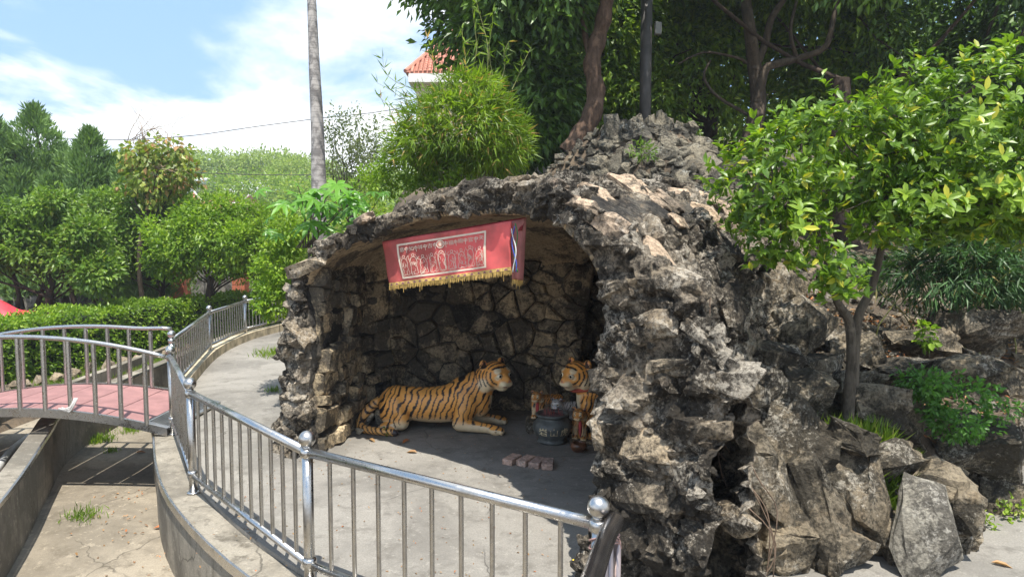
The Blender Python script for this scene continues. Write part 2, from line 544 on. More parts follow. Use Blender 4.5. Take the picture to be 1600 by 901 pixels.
# ------------------------------------------------------------------ ground
HILL = [(1.25, 5.0), (1.7, 4.95), (3.15, 5.0), (3.6, 6.2), (5.5, 7.0), (9, 7.2), (60, 5), (60, 90), (-2, 90), (-3.0, 20), (-3.2, 13), (-2.7, 10.4), (-2.0, 9.5), (1.0, 9.6), (2.2, 8)]
def hill_h(X, Y):
    sd = -poly_sd(X, Y, HILL)
    s = np.interp(Y, [5, 6, 8, 9, 9.7, 11, 14, 20, 40, 90], [0, .28, .85, 1.35, 1.9, 2.3, 3.0, 4.4, 8, 14])
    right = sstep(X, 2.5, 5.0)
    s = s * (1 - right) + right * np.interp(Y, [5, 7, 9, 12, 16, 20, 40, 90], [0, .25, .8, 1.7, 2.8, 4, 8, 14])
    front = np.where(X > 3.2, 0.35, 0.58)
    h = front * sstep(sd, 0, 0.35) + s * sstep(sd, 0, 1.3)
    mr_ = 1 - ((X - 1.95) / 1.75) ** 2 - ((Y - 10.5) / 1.25) ** 2
    h = h + 1.25 * np.clip(mr_, 0, 1) ** 0.7
    return np.where(sd > 0, h, 0), sd
def ground_h(X, Y):
    h, sd = hill_h(X, Y)
    P = np.stack([X.ravel(), Y.ravel(), 0 * X.ravel()], 1)
    nz = (fbm(P, 0.9, 4, 2)).reshape(X.shape)
    base = np.where(X > -7.2, -1.35, -0.42)
    base = base + sstep(-X, 7.2, 7.9) * 0.0
    # land beyond the terrace lies just under the paving
    base = np.where(Y > 20, -0.25, base)
    far = sstep(Y, 45, 105) * 13.5 * (0.65 + 0.35 * np.sin(X * 0.045 + 1.2)) * sstep(-X, -60, 10)
    base = base + np.where(Y > 40, far, 0)
    out = np.where(sd > 0.0, h + 0.09 * nz * sstep(sd, 0, 0.3), base)
    return out
def axis(parts):
    a = []
    for lo, hi, n in parts: a += list(np.linspace(lo, hi, n, endpoint=False))
    return np.array(a + [parts[-1][1]])
gx = axis([(-400, -60, 16), (-60, -12, 24), (-12, -3, 18), (-3, 9, 96), (9, 30, 30), (30, 400, 20)])
gy = axis([(-60, 2, 8), (2, 4.6, 5), (4.6, 14, 80), (14, 30, 34), (30, 130, 40), (130, 700, 14)])
GX, GY = np.meshgrid(gx, gy, indexing='ij')
GZ = ground_h(GX, GY)
n0, n1 = GX.shape
ii = np.arange(n0 * n1).reshape(n0, n1)
Fg = np.stack([ii[:-1, :-1], ii[1:, :-1], ii[1:, 1:], ii[:-1, 1:]], -1).reshape(-1, 4)
tsoil = NT('ground_soil'); p_ = tsoil.pos()
c_ = tsoil.mix(tsoil.mr(tsoil.noise(p_, 1.6, 8, 0.7), 0.4, 0.62), (0.075, 0.056, 0.038), (0.17, 0.125, 0.08))
c_ = tsoil.mix(tsoil.mr(tsoil.noise(p_, 14, 6, 0.7), 0.5, 0.66, 0, 0.7), c_, (0.05, 0.04, 0.03))
sep_ = tsoil.n('ShaderNodeSeparateXYZ'); tsoil.l(p_, sep_.inputs[0])
c_ = tsoil.mix(tsoil.mr(sep_.outputs[1], 30, 50), c_, (0.07, 0.13, 0.03))
tsoil.done(c_, 0.95, 0, tsoil.bump(tsoil.noise(p_, 22, 7, 0.7), 0.9, 0.05))
tag(link('ground', mesh_from('ground', np.stack([GX.ravel(), GY.ravel(), GZ.ravel()], 1), Fg, True), tsoil.m), kind='structure')
def gh(x, y):
    return float(ground_h(np.array([float(x)]), np.array([float(y)]))[0])

# rail line, terrace edge
RP = {'A': AT(935, 815, 3.33), 'B': AT(480, 705, 4.5), 'C': AT(297, 605, 6.26), 'D': AT(266, 549, 8.2), 'D2': AT(268, 532, 9.6), 'E': AT(327, 494, 13.3), 'F': AT(383, 482, 15.8), 'G': AT(440, 474, 17.6)}
RAIL = [Vector((RP[k].x, RP[k].y, 0)) for k in ('A', 'B', 'C', 'D', 'D2', 'E', 'F', 'G')]
def smooth_line(pts, n=6):
    out = []
    P = [pts[0]] + list(pts) + [pts[-1]]
    for i in range(1, len(P) - 2):
        for k in range(n):
            t = k / n
            out.append(0.5 * ((2 * P[i]) + (-P[i - 1] + P[i + 1]) * t + (2 * P[i - 1] - 5 * P[i] + 4 * P[i + 1] - P[i + 2]) * t * t + (-P[i - 1] + 3 * P[i] - 3 * P[i + 1] + P[i + 2]) * t ** 3))
    return out + [pts[-1]]
def offset_line(pts, d):
    o = []
    for i, p in enumerate(pts):
        t = (pts[min(i + 1, len(pts) - 1)] - pts[max(i - 1, 0)]); t.z = 0; t.normalize()
        o.append(p + Vector((-t.y, t.x, 0)) * d)
    return o
rl = smooth_line([Vector((3.2, 1.9, 0)), Vector((1.9, 2.7, 0))] + RAIL, 6)
edge = offset_line(rl, 0.20)
inner = offset_line(rl, -0.06)
terr = [(p.x, p.y) for p in inner] + [(-4.5, 22), (6, 22), (60, 8), (60, -8), (6, -8), (3.4, 1.2)]
o = MB().prism(terr[::-1], -1.33, 0.0).build('terrace_floor', M_conc)
fix_normals(o.data); tag(o, kind='structure')
# retaining wall of the terrace with a metal edging
def strip(mb, A, B, z0, z1, z0b=None):
    n = len(A)
    V = [(p.x, p.y, z0) for p in A] + [(p.x, p.y, z1) for p in A] + [(p.x, p.y, z1) for p in B] + [(p.x, p.y, z0) for p in B]
    F = []
    for i in range(n - 1):
        for k in range(4):
            a = k * n + i; b = ((k + 1) % 4) * n + i
            F.append((a, a + 1, b + 1, b))
    F += [(0, n, 2 * n, 3 * n), (n - 1, 4 * n - 1, 3 * n - 1, 2 * n - 1)]
    mb.add(V, F); return mb
inner2 = offset_line(rl, -0.055)
tw = strip(MB(), edge, inner2, -1.32, -0.035).build('retaining_wall', M_wallc); fix_normals(tw.data)
tag(tw, 'curved stained concrete retaining wall under the steel railing of the terrace', 'wall')
ed = strip(MB(), offset_line(rl, 0.222), offset_line(rl, 0.2025), -0.10, -0.022).build('edging', M_steel, tw); fix_normals(ed.data)
# raised parapet beneath the far rail
i0 = [k for k, p in enumerate(rl) if (p - RAIL[4]).length < 0.05][0]
pl = strip(MB(), offset_line(rl[i0 + 1:], 0.10), offset_line(rl[i0 + 1:], -0.10), -0.02, 0.17).build('low_parapet', m_plain('parapet_paint', (0.50, 0.42, 0.28), 0.85, 0, 0.3, 4, 0.4)); fix_normals(pl.data)
tag(pl, 'low cream parapet below the far curve of the railing beside the path', 'parapet')

# channel: floor, left wall
LW = [Vector(v + (0,)) for v in [(-2.6, 1.2), (-3.5, 3.4), (-4.65, 6.2), (-5.6, 8.2), (-6.15, 9.4), (-6.45, 11.0), (-6.6, 13.2), (-6.9, 17), (-7.2, 24)]]
lw = smooth_line(LW, 5)
lwb = offset_line(lw, 0.0); lwa = offset_line(lw, 0.20)
chf = MB()
yy = np.linspace(0, 24, 49); xx = np.linspace(-8.6, 3, 48)
CX, CY = np.meshgrid(xx, yy, indexing='ij')
cz = -0.75 + 0.02 * vnoise(np.stack([CX.ravel(), CY.ravel(), 0 * CX.ravel()], 1), 1.3, 4)
jj = np.arange(CX.size).reshape(CX.shape)
o = link('channel_floor', mesh_from('channel_floor', np.stack([CX.ravel(), CY.ravel(), cz], 1), np.stack([jj[:-1, :-1], jj[1:, :-1], jj[1:, 1:], jj[:-1, 1:]], -1).reshape(-1, 4), True), M_conc_ch)
tag(o, kind='structure')
o = strip(MB(), lwa, lwb, -1.2, -0.03).build('channel_wall', M_wallc); fix_normals(o.data)
tag(o, 'long stained concrete wall dividing the dry channel, passing under the arched footbridge', 'wall')
e1 = strip(MB(), offset_line(lw, -0.004), offset_line(lw, -0.026), -0.06, -0.018).build('edging', M_steel, o); fix_normals(e1.data)
# second, shallower gutter left of the wall
g2 = offset_line(lw, 0.205); g3 = offset_line(lw, 1.25)
o = strip(MB(), g3, g2, -1.15, -0.50).build('gutter_floor', M_conc_ch); fix_normals(o.data); tag(o, kind='structure')
g4 = offset_line(lw, 1.255); g5 = offset_line(lw, 1.40)
o = strip(MB(), g5, g4, -1.15, -0.22).build('gutter_wall', M_wallc); fix_normals(o.data)
tag(o, 'narrow concrete kerb wall on the hedge side of the gutter', 'wall')
pp = offset_line(lw, 0.55)
o = MB().tube([(p.x, p.y, -0.44) for p in pp[2:30]], 0.045, 8).build('drain_pipe', m_plain('pvc_grey', (0.5, 0.5, 0.48), 0.5), None, True)
tag(o, 'long pale pipe lying in the gutter on the far side of the channel wall', 'pipe')

# ------------------------------------------------------------------ steel railing
def post(parent, p, h=0.9, name='post', ball=True):
    mb = MB()
    mb.tube([(p.x, p.y, p.z - 0.12), (p.x, p.y, p.z + h + 0.02)], 0.036, 16)
    mb.lathe([(0.058, 0), (0.058, 0.010), (0.04, 0.014)], (p.x, p.y, p.z - 0.03), 16)
    for zc in (h - 0.005, 0.15):
        mb.lathe([(0.037, -0.03), (0.046, -0.024), (0.048, 0), (0.046, 0.024), (0.037, 0.03)], (p.x, p.y, p.z + zc), 16)
    o = mb.build(name, M_steel, parent, True)
    if ball:
        b = MB().ball((p.x, p.y, p.z + h + 0.088), 0.056, 20, 14)
        b.lathe([(0.026, 0.0), (0.032, 0.012), (0.022, 0.03)], (p.x, p.y, p.z + h + 0.02), 16)
        b.build('ball_finial', M_steel, o, True)
    return o
rail = empty('steel_railing', (RAIL[2].x, RAIL[2].y, 0), 0, 'long stainless steel railing with ball topped posts curving along the terrace edge', 'railing')
def put(o, root):
    """keep world coordinates after parenting to a moved root"""
    o.matrix_parent_inverse = Matrix.Translation(root.location).inverted()
    return o
RH = 0.9
nb = [9, 11, 13, 0, 17, 14, 10]
bar_me = None
for i in range(7):
    if i == 3: continue
    a, b = RAIL[i], RAIL[i + 1]
    zoff = 0.0 if i < 3 else 0.17
    h = RH if i < 3 else 0.82
    base = 0.0 if i < 3 else 0.06
    za = Vector((0, 0, 0.9)); ht = 0.9 
    put(MB().tube([a + Vector((0, 0, 0.9)), b + Vector((0, 0, 0.9))], 0.033, 14).build('top_rail', M_steel, rail, True), rail)
    lo = 0.13 if i < 3 else 0.27
    put(MB().tube([a + Vector((0, 0, lo)), b + Vector((0, 0, lo))], 0.026, 12).build('bottom_rail', M_steel, rail, True), rail)
    for k in range(nb[i]):
        q = a.lerp(b, (k + 1) / (nb[i] + 1))
        hh = 0.9 - lo
        me = MB().tube([(0, 0, 0), (0, 0, hh)], 0.0145, 10, False).mesh('baluster', True) if (bar_me is None or bar_me[0] != lo) else bar_me[1]
        bar_me = (lo, me)
        ob = link('baluster', me, M_steel, rail); ob.location = (q.x, q.y, lo); put(ob, rail)
for p in RAIL:
    put(post(rail, p), rail)
# short rail going down beside the near post: dark curved handrail and two thin posts
A = RAIL[0]
hr = empty('handrail', (A.x + 0.05, A.y - 0.1, 0), 0, 'dark polished handrail dropping towards the viewer beside the nearest ball topped post', 'handrail')
pts = [AT(962, 812, 3.32), AT(952, 830, 3.1), AT(940, 860, 2.8), AT(925, 905, 2.45), AT(905, 960, 2.1), AT(890, 1040, 1.8)]
put(MB().tube(smooth_line(pts, 4), 0.042, 14).build('rail', m_plain('dark_steel', (0.16, 0.15, 0.15), 0.22, 0.9), hr, True), hr)
for px, Y in ((952, 3.30), (964, 3.36), (944, 3.2)):
    q = AT(px, 830, Y)
    put(MB().tube([(q.x, q.y, 0.0), (q.x, q.y, 0.80)], 0.022, 10).build('post', m_plain('steel_red_reflection', (0.40, 0.33, 0.31), 0.3, 0.8), hr, True), hr)  # reddish reflections on the post put into the steel's base colour
# pinkish wire tied round the post head
mb = MB()
for k, z in enumerate((0.80, 0.83, 0.865)):
    mb.tube([(A.x + 0.03 + 0.075 * math.cos(t), A.y + 0.045 * math.sin(t), z + 0.02 * math.sin(t * 1.5 + k)) for t in np.linspace(0, 6.2, 18)], 0.004, 5)
mb.tube([(A.x + 0.06, A.y - 0.04, .87), (A.x + 0.1, A.y - 0.03, .84), (A.x + .11, A.y - .03, .79)], 0.003, 5)
tag(mb.build('tie_wire', m_plain('pink_wire', (0.45, 0.27, 0.24), 0.5), None, True), 'thin pinkish wire wrapped round the nearest post below its steel ball', 'wire')

# ------------------------------------------------------------------ arched footbridge
D = RAIL[3]; D2 = RAIL[4]
br = empty('footbridge', (-5.8, 8.75, 0), 0, 'small arched footbridge with red deck and steel railings over the dry channel', 'bridge')
x0, x1 = D.x - 0.02, -7.7
def arch(x):
    t = (x - (x0 + x1) / 2) / ((x0 - x1) / 2)
    return 0.02 + 0.24 * (1 - t * t)
M_deck = m_plain('red_deck', (0.30, 0.15, 0.14), 0.7, 0, 0.12, 5, 0.1)
yn, yf = 8.12, 9.6
xs = np.linspace(x0, x1, 25)
# deck boards: wide panels with seams
npan = 7
for k in range(npan):
    a = x0 - 0.30 + (x1 - x0 + 0.30) * k / npan; b = x0 - 0.30 + (x1 - x0 + 0.30) * (k + 1) / npan
    sx = np.linspace(a - 0.006, b + 0.006, 6); V = []; F = []
    for z in (0.0, -0.03):
        for x in sx:
            for y in (yn + 0.05, yf - 0.05):
                V.append((x, y, arch(x) + 0.03 + z))
    for i in range(5):
        F += [(2 * i, 2 * i + 1, 2 * i + 3, 2 * i + 2), (12 + 2 * i, 12 + 2 * i + 2, 12 + 2 * i + 3, 12 + 2 * i + 1), (2 * i, 2 * i + 2, 14 + 2 * i, 12 + 2 * i), (2 * i + 1, 13 + 2 * i, 15 + 2 * i, 2 * i + 3)]
    F += [(0, 12, 13, 1), (10, 11, 23, 22)]
    mb = MB(); mb.add(V, F); o = mb.build('deck_panel', M_deck, br); fix_normals(o.data); put(o, br)
mb = MB()
V = [(x, y, arch(x) + 0.035 + z) for z in (0, -0.025) for x in (x0 + 0.03, x0 - 0.29) for y in (yn + 0.05, yf - 0.05)]
mb.add(V, [(0, 1, 3, 2), (4, 6, 7, 5), (0, 2, 6, 4), (1, 5, 7, 3), (0, 4, 5, 1), (2, 3, 7, 6)])
o = mb.build('end_plate', M_steel_d, br); fix_normals(o.data); put(o, br)
for k in range(9):
    mb = MB(); x = x0 - 0.03 - k * 0.028
    o = mb.box((x, (yn + yf) / 2, arch(x) + 0.039), (0.008, yf - yn - 0.2, 0.006)).build('tread_rib', M_steel_d, br); put(o, br)
for yb in (yn, yf):
    mb = MB(); V = []; F = []
    xb_ = [x for x in xs] if yb == yn else list(np.linspace(D2.x, x1, 25))
    for x in xb_:
        V += [(x, yb - 0.02, arch(x) + 0.045), (x, yb + 0.02, arch(x) + 0.045), (x, yb + 0.02, arch(x) - 0.055), (x, yb - 0.02, arch(x) - 0.055)]
    for i in range(24):
        for j in range(4):
            F.append((4 * i + j, 4 * i + (j + 1) % 4, 4 * i + 4 + (j + 1) % 4, 4 * i + 4 + j))
    mb.add(V, F); o = mb.build('side_beam', M_steel, br); fix_normals(o.data); put(o, br)
    rh_ = 0.90 if yb == yn else 0.84
    put(MB().tube([(x, yb, (arch(x) + rh_) if yb == yn else max(arch(x) + rh_, 0.0) + .06 * math.exp(-((x - D2.x) / .3) ** 2)) for x in xb_], 0.027, 12).build('top_rail', M_steel, br, True), br)
    nbar = 12
    for k in range(nbar):
        x = x0 - 0.25 - k * 0.30 - (0.10 if yb == yf else 0)
        if x < x1 or (yb == yf and x > D2.x - .1): continue
        put(MB().tube([(x, yb, arch(x) + 0.02), (x, yb, arch(x) + rh_ - .015)], 0.027, 10, False).build('baluster', M_steel, br, True), br)
# rag tied to a baluster
rx = x0 - 0.25 - 3 * 0.30
mb = MB()
for k in range(5):
    a = k * 1.3; xr = x0 - 1.15
    mb.tube([(xr - .10 + 0.03 * math.cos(a), yn - .03, arch(xr) + 0.05 + 0.01 * k), (xr - .02 + 0.01 * k, yn - 0.045, arch(xr) + 0.06 + 0.02 * math.sin(a)), (xr + .03, yn - .03, arch(xr) + .09 + .02 * math.sin(2 * a)), (xr + .05 + .01 * k, yn + .0, arch(xr) + .20)], [0.010, 0.018, 0.015, 0.006], 6)
tag(mb.build('tied_rag', m_plain('grey_rag', (0.50, 0.48, 0.45), 0.9), None, True), 'twisted grey rag tied low on the front railing of the footbridge', 'rag')

# ------------------------------------------------------------------ grotto
MA = np.array([-2.10, 7.35]); MBp = np.array([0.60, 4.80])
eu = (MBp - MA) / np.linalg.norm(MBp - MA); en = np.array([-eu[1], eu[0]]) * 1.0
if en[1] < 0: en = -en
LM = np.linalg.norm(MBp - MA)
def mo(u, n): return tuple(MA + eu * u + en * n)
CAV = [mo(0, 0), (-1.90, 8.6), (-1.45, 9.2), (-.4, 9.3), (.45, 9.2), (.88, 8.95), (.98, 9.6), (1.7, 9.3), (2.0, 7.6), (1.65, 6.2), (1.12, 5.35), mo(LM + .10, 0), mo(LM + .10, -3.2), mo(0, -3.2)]
OUTF = [mo(-0.34, -3.4), mo(-0.34, 0.0), (-2.5, 8.3), (-2.4, 9.6), (-1.3, 10.1), (.5, 10.4), (2.3, 10.4), (2.7, 8), (2.35, 6.4), (1.75, 5.3), (1.5, 4.9), (1.36, 4.55), (1.34, 3.6), (0.6, 2.3)]
def ss(t): return np.sqrt(np.clip(1 - (1 - np.clip(t, 0, 1)) ** 2, 0, 1))
def grotto_field(X, Y, Z):
    x2, y2 = X[:, :, 0], Y[:, :, 0]
    dc = poly_sd(x2, y2, CAV); do = poly_sd(x2, y2, OUTF)
    u = (x2 - MA[0]) * eu[0] + (y2 - MA[1]) * eu[1]; n = (x2 - MA[0]) * en[0] + (y2 - MA[1]) * en[1]
    R = np.interp(u, [0, LM], [2.5, 0.95])
    zc = 1.84 + 0.68 * ss(-dc / R)
    zc = zc - 0.0 * n
    Ro = np.interp(u, [0, LM], [3.2, 1.4])
    zo = np.interp(u, [0, LM], [1.62, 1.9]) + np.interp(u, [0, LM], [1.12, 0.78]) * ss(-do / Ro) + 0.06 * np.clip(n, 0, 3) + 0.10 * np.exp(-((u - 2.9) / 0.7) ** 2)
    zo = zo - 0.55 * sstep(u, 3.3, 5.0)
    P2 = np.stack([x2.ravel(), y2.ravel(), 0 * x2.ravel()], 1)
    zo = zo + 0.06 * vnoise(P2, 2.2, 8).reshape(x2.shape)
    # batter: walls lean, wider at the foot
    lean = 0.16 * np.clip(1 - Z / 1.8, 0, 1)
    wob = 0.03 * np.sin(Z * 4.1 + 1.0 + x2[:, :, None] * 2)
    Fo = np.maximum(do[:, :, None] - lean, Z - zo[:, :, None])
    wl = (sstep(u, .0, .8) * (1 - sstep(u, LM - .9, LM - .1)))[:, :, None]
    front = -(n[:, :, None] - 0.45 * wl * np.clip(Z / 2.5, 0, 1) + 0.16 + lean * 0.9 * sstep(np.abs(u - LM / 2)[:, :, None], LM / 2 - 0.3, LM / 2) + wob * 0.5)
    Fo = np.maximum(Fo, front)
    Fc = np.maximum(dc[:, :, None] + 0.04 * np.sin(Z * 5 + 2 + u[:, :, None] * 3), Z - zc[:, :, None])
    return np.maximum(Fo, -Fc)
hg = 0.036
(Xg, Yg, Zg), shp = grid_pts((-3.0, 3.9, -0.16), (3.2, 10.7, 3.4), hg)
Fg_ = grotto_field(Xg, Yg, Zg)
GV, GQ = surface_nets(Fg_, (-3.0, 3.9, -0.16), hg)
for _ in range(3):     # light smoothing
    S_ = np.zeros_like(GV); C_ = np.zeros(len(GV))
    for a, b in ((0, 1), (1, 2), (2, 3), (3, 0)):
        np.add.at(S_, GQ[:, a], GV[GQ[:, b]]); np.add.at(C_, GQ[:, a], 1)
        np.add.at(S_, GQ[:, b], GV[GQ[:, a]]); np.add.at(C_, GQ[:, b], 1)
    GV = 0.4 * GV + 0.6 * S_ / C_[:, None]
GN = vert_normals(GV, GQ)
u_ = (GV[:, 0] - MA[0]) * eu[0] + (GV[:, 1] - MA[1]) * eu[1]; n_ = (GV[:, 0] - MA[0]) * en[0] + (GV[:, 1] - MA[1]) * en[1]
dcv = poly_sd(GV[:, 0], GV[:, 1], CAV)
wl_ = sstep(u_, .0, .8) * (1 - sstep(u_, LM - .9, LM - .1))
nf_ = n_ - .45 * wl_ * np.clip(GV[:, 2] / 2.5, 0, 1)
inside = (nf_ > -0.08) & (dcv < 0.10) & (GV[:, 2] < 2.62)
roofv = inside & (GN[:, 2] < -0.35)
toC = np.array([0, 0, EYE]) - GV
if (GN[(GN[:, 2] != 0) & (GV[:, 2] > 2.8)][:, 2]).mean() < 0:
    GN = -GN; GQ = GQ[:, ::-1]; roofv = inside & (GN[:, 2] < -0.35)
amp = np.where(inside, 0.22, 1.0) * np.where(roofv, 0.45, 1.0)
f1, f21, cid, off_ = worley(GV * (1, 1, 1.9) + 0.06 * np.stack([vnoise(GV, 6, 1), vnoise(GV, 6, 2), vnoise(GV, 6, 3)], 1), 3.3, 2)
rd = np.stack([np.cos(cid * 77), np.sin(cid * 77), np.cos(cid * 191)], 1)
rough_d = 0.06 * (cid - 0.6) + 0.08 * (off_ * rd).sum(1) - 0.05 * (1 - sstep(f21, 0, 0.10)) + 0.02 * fbm(GV, 4, 3, 1) + 0.018 * fbm(GV, 13, 3, 5)
GV = GV + GN * (amp * rough_d)[:, None]
grotto = empty('grotto', (-0.7, 7.0, 0), 0, 'rugged rubble stone grotto with a wide arched mouth sheltering the tiger statues', 'grotto')
fi = inside[GQ].mean(1) > 0.5
fr = roofv[GQ].mean(1) > 0.5
def sub(mask):
    q = GQ[mask]; u2, inv = np.unique(q, return_inverse=True)
    return GV[u2], inv.reshape(q.shape)
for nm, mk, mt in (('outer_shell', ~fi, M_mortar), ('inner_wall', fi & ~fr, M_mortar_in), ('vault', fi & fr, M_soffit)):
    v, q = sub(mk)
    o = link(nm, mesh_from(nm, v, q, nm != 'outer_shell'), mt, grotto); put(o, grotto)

# ---- stone meshes
import bmesh
def rock_mesh(seed, sub_=1, rough=0.09, blocky=0.6, name='stone'):
    r = random.Random(seed)
    bm = bmesh.new()
    n = 16
    for i in range(n):
        v = Vector((r.gauss(0, 1), r.gauss(0, 1), r.gauss(0, 1))); v.normalize()
        # pull towards a box
        m = max(abs(c) for c in v)
        v = v.lerp(v / m, blocky) * r.uniform(0.82, 1.0) * 0.5
        bm.verts.new(v)
    h = bmesh.ops.convex_hull(bm, input=bm.verts)
    dele = [g for g in h['geom_interior'] if isinstance(g, bmesh.types.BMVert)] + [g for g in h['geom_unused'] if isinstance(g, bmesh.types.BMVert)]
    bmesh.ops.delete(bm, geom=list(set(dele)), context='VERTS')
    bmesh.ops.subdivide_edges(bm, edges=bm.edges, cuts=sub_, use_grid_fill=True)
    bm.normal_update()
    P = np.array([v.co for v in bm.verts]); N = np.array([v.normal for v in bm.verts])
    d = rough * fbm(P, 3.0, 3, seed) + rough * 0.5 * fbm(P, 9, 2, seed + 3)
    lim = 0.5
    for v, k, nn in zip(bm.verts, d, N):
        v.co += Vector(nn) * float(k)
    bmesh.ops.triangulate(bm, faces=bm.faces)
    me = bpy.data.meshes.new(name); bm.to_mesh(me); bm.free()
    for p in me.polygons: p.use_smooth = False
    return me
ROCKS = {}
def rocks(matl, kind, n=10, **k):
    key = (matl.name, kind)
    if key not in ROCKS:
        L = []
        for i in range(n):
            me = rock_mesh(i * 7 + len(kind), **k); me.materials.append(matl); L.append(me)
        ROCKS[key] = L
    return ROCKS[key]
def frame_mat(nrm, tang_hint, roll):
    z = Vector(nrm).normalized(); x = Vector(tang_hint) - z * Vector(tang_hint).dot(z)
    if x.length < 1e-3: x = z.orthogonal()
    x.normalize(); x.rotate(Matrix.Rotation(roll, 3, z)); y = z.cross(x)
    return Matrix((x, y, z)).transposed().to_4x4()
def place_rock(me, loc, nrm, size, roll=0, hint=(0.7, -0.7, 0), parent=None, name='stone', root=None):
    o = link(name, me, None, parent)
    o.matrix_basis = Matrix.Translation(loc) @ frame_mat(nrm, hint, roll) @ Matrix.Diagonal((size[0], size[1], size[2], 1))
    if root is not None: put(o, root)
    return o
# poisson sampling on the shell
def poisson(P, idx, r, n):
    idx = np.array(idx); RS.shuffle(idx); keep = []
    pts = np.zeros((n, 3)); k = 0
    for i in idx:
        p = P[i]
        if k and ((pts[:k] - p) ** 2).sum(1).min() < (r if np.isscalar(r) else r[i]) ** 2: continue
        pts[k] = p; keep.append(i); k += 1
        if k >= n: break
    return keep
GN2 = vert_normals(GV, GQ); 
if (GN2 * GN).sum(1).mean() < 0: GN2 = -GN2
face_cam = (GN * (np.array([0, 0, EYE]) - GV)).sum(1) / np.linalg.norm(GV - np.array([0, 0, EYE]), axis=1)
outer_idx = np.where((~inside) & (face_cam > -0.12) & (GV[:, 2] > 0.02) & (GV[:, 1] < 8.6))[0]
rr = np.where(GV[:, 2] > 2.35, 0.24, 0.26)
keep = poisson(GV, outer_idx, rr, 160)
rk_out = rocks(M_rock, 'out', 12, sub_=2, rough=0.075, blocky=1.0)
rk_top = rocks(M_rock_top, 'top', 8, sub_=2, rough=0.09, blocky=0.6)
for i in keep:
    top = GN[i, 2] > 0.55 and GV[i, 2] > 2.1
    rk = rk_top if top and rnd.random() < 0.7 else rk_out
    s = rnd.uniform(0.20, 0.40) * (1.0 if GV[i, 2] < 2.3 else 0.85)
    sz = (s * rnd.uniform(1.1, 1.7), s * rnd.uniform(0.5, 0.8), s * rnd.uniform(0.4, 0.55))
    n = Vector(GN[i]) + Vector((rnd.gauss(0, .13), rnd.gauss(0, .13), rnd.gauss(0, .13)))
    hint = (eu[0], eu[1], rnd.uniform(-.3, .3))
    place_rock(rnd.choice(rk), Vector(GV[i]) - Vector(GN[i]) * (0.05 if not top else -0.01), n, sz, rnd.gauss(0, .22), hint, grotto, 'stone', grotto)
print('outer stones', len(keep))
def rubble(name, P, N, smin_, smax_, mat, parent, seed=1, sink=.3):
    """many small angular stones as one mesh"""
    src = []
    for k in range(6):
        me = rock_mesh(90 + k, 1, .06, .9)
        v = np.array([tuple(x.co) for x in me.vertices]); f = np.array([tuple(p.vertices) for p in me.polygons]); src.append((v, f)); bpy.data.meshes.remove(me)
    r = np.random.RandomState(seed); VV = []; FF = []; n = 0
    for p, nn in zip(P, N):
        v, f = src[r.randint(6)]
        q = r.normal(size=(3, 3)); q, _ = np.linalg.qr(q)
        s = r.uniform(smin_, smax_)
        w = (v * np.array([1.3, .9, .7]) * s) @ q.T + p + nn * s * (.5 - sink)
        VV.append(w); FF.append(f + n); n += len(v)
    o = link(name, mesh_from(name, np.concatenate(VV), np.concatenate(FF), False), mat, parent)
    o['kind'] = 'stuff'; return o
kk_ = poisson(GV, outer_idx, .085, 1100)
put(rubble('mortar_rubble', GV[kk_], GN[kk_], .05, .13, M_mortar, grotto, 4, .74), grotto)

# inner wall stones: irregular rubble cells on the unrolled wall
def clip(poly, p, nrm):
    out = []
    for i in range(len(poly)):
        a, b = poly[i], poly[(i + 1) % len(poly)]
        da = (a[0] - p[0]) * nrm[0] + (a[1] - p[1]) * nrm[1]; db = (b[0] - p[0]) * nrm[0] + (b[1] - p[1]) * nrm[1]
        if da <= 0: out.append(a)
        if (da <= 0) != (db <= 0):
            t = da / (da - db); out.append((a[0] + t * (b[0] - a[0]), a[1] + t * (b[1] - a[1])))
    return out
def cells(W, H, r, n, seed, asp=1.6, relax=2):
    """voronoi cells with a horizontal stretch; returns polygons"""
    q = random.Random(seed)
    pts = [(q.uniform(0, W / asp), q.uniform(0, H)) for _ in range(n)]
    for it in range(relax + 1):
        polys = []
        for i, a in enumerate(pts):
            poly = [(0, 0), (W / asp, 0), (W / asp, H), (0, H)]
            nb = sorted(range(n), key=lambda j: (pts[j][0] - a[0]) ** 2 + (pts[j][1] - a[1]) ** 2)[1:16]
            for j in nb:
                b = pts[j]; poly = clip(poly, ((a[0] + b[0]) / 2, (a[1] + b[1]) / 2), (b[0] - a[0], b[1] - a[1]))
                if len(poly) < 3: break
            polys.append(poly)
        if it < relax:
            pts = [((1 - .55) * p[0] + .55 * sum(v[0] for v in g) / len(g), (1 - .55) * p[1] + .55 * sum(v[1] for v in g) / len(g)) if len(g) > 2 else p for p, g in zip(pts, polys)]
    return [[(x * asp, y) for x, y in g] for g in polys if len(g) > 2]
wallline = [Vector(p + (0,)) for p in CAV[0:7]] + [Vector((1.7, 9.3, 0))]
def along(pts, s):
    for i in range(len(pts) - 1):
        L = (pts[i + 1] - pts[i]).length
        if s <= L or i == len(pts) - 2:
            t = (pts[i + 1] - pts[i]).normalized()
            return pts[i] + t * s, t
        s -= L
tot = sum((wallline[i + 1] - wallline[i]).length for i in range(len(wallline) - 1))
ri = random.Random(12)
cnt = 0
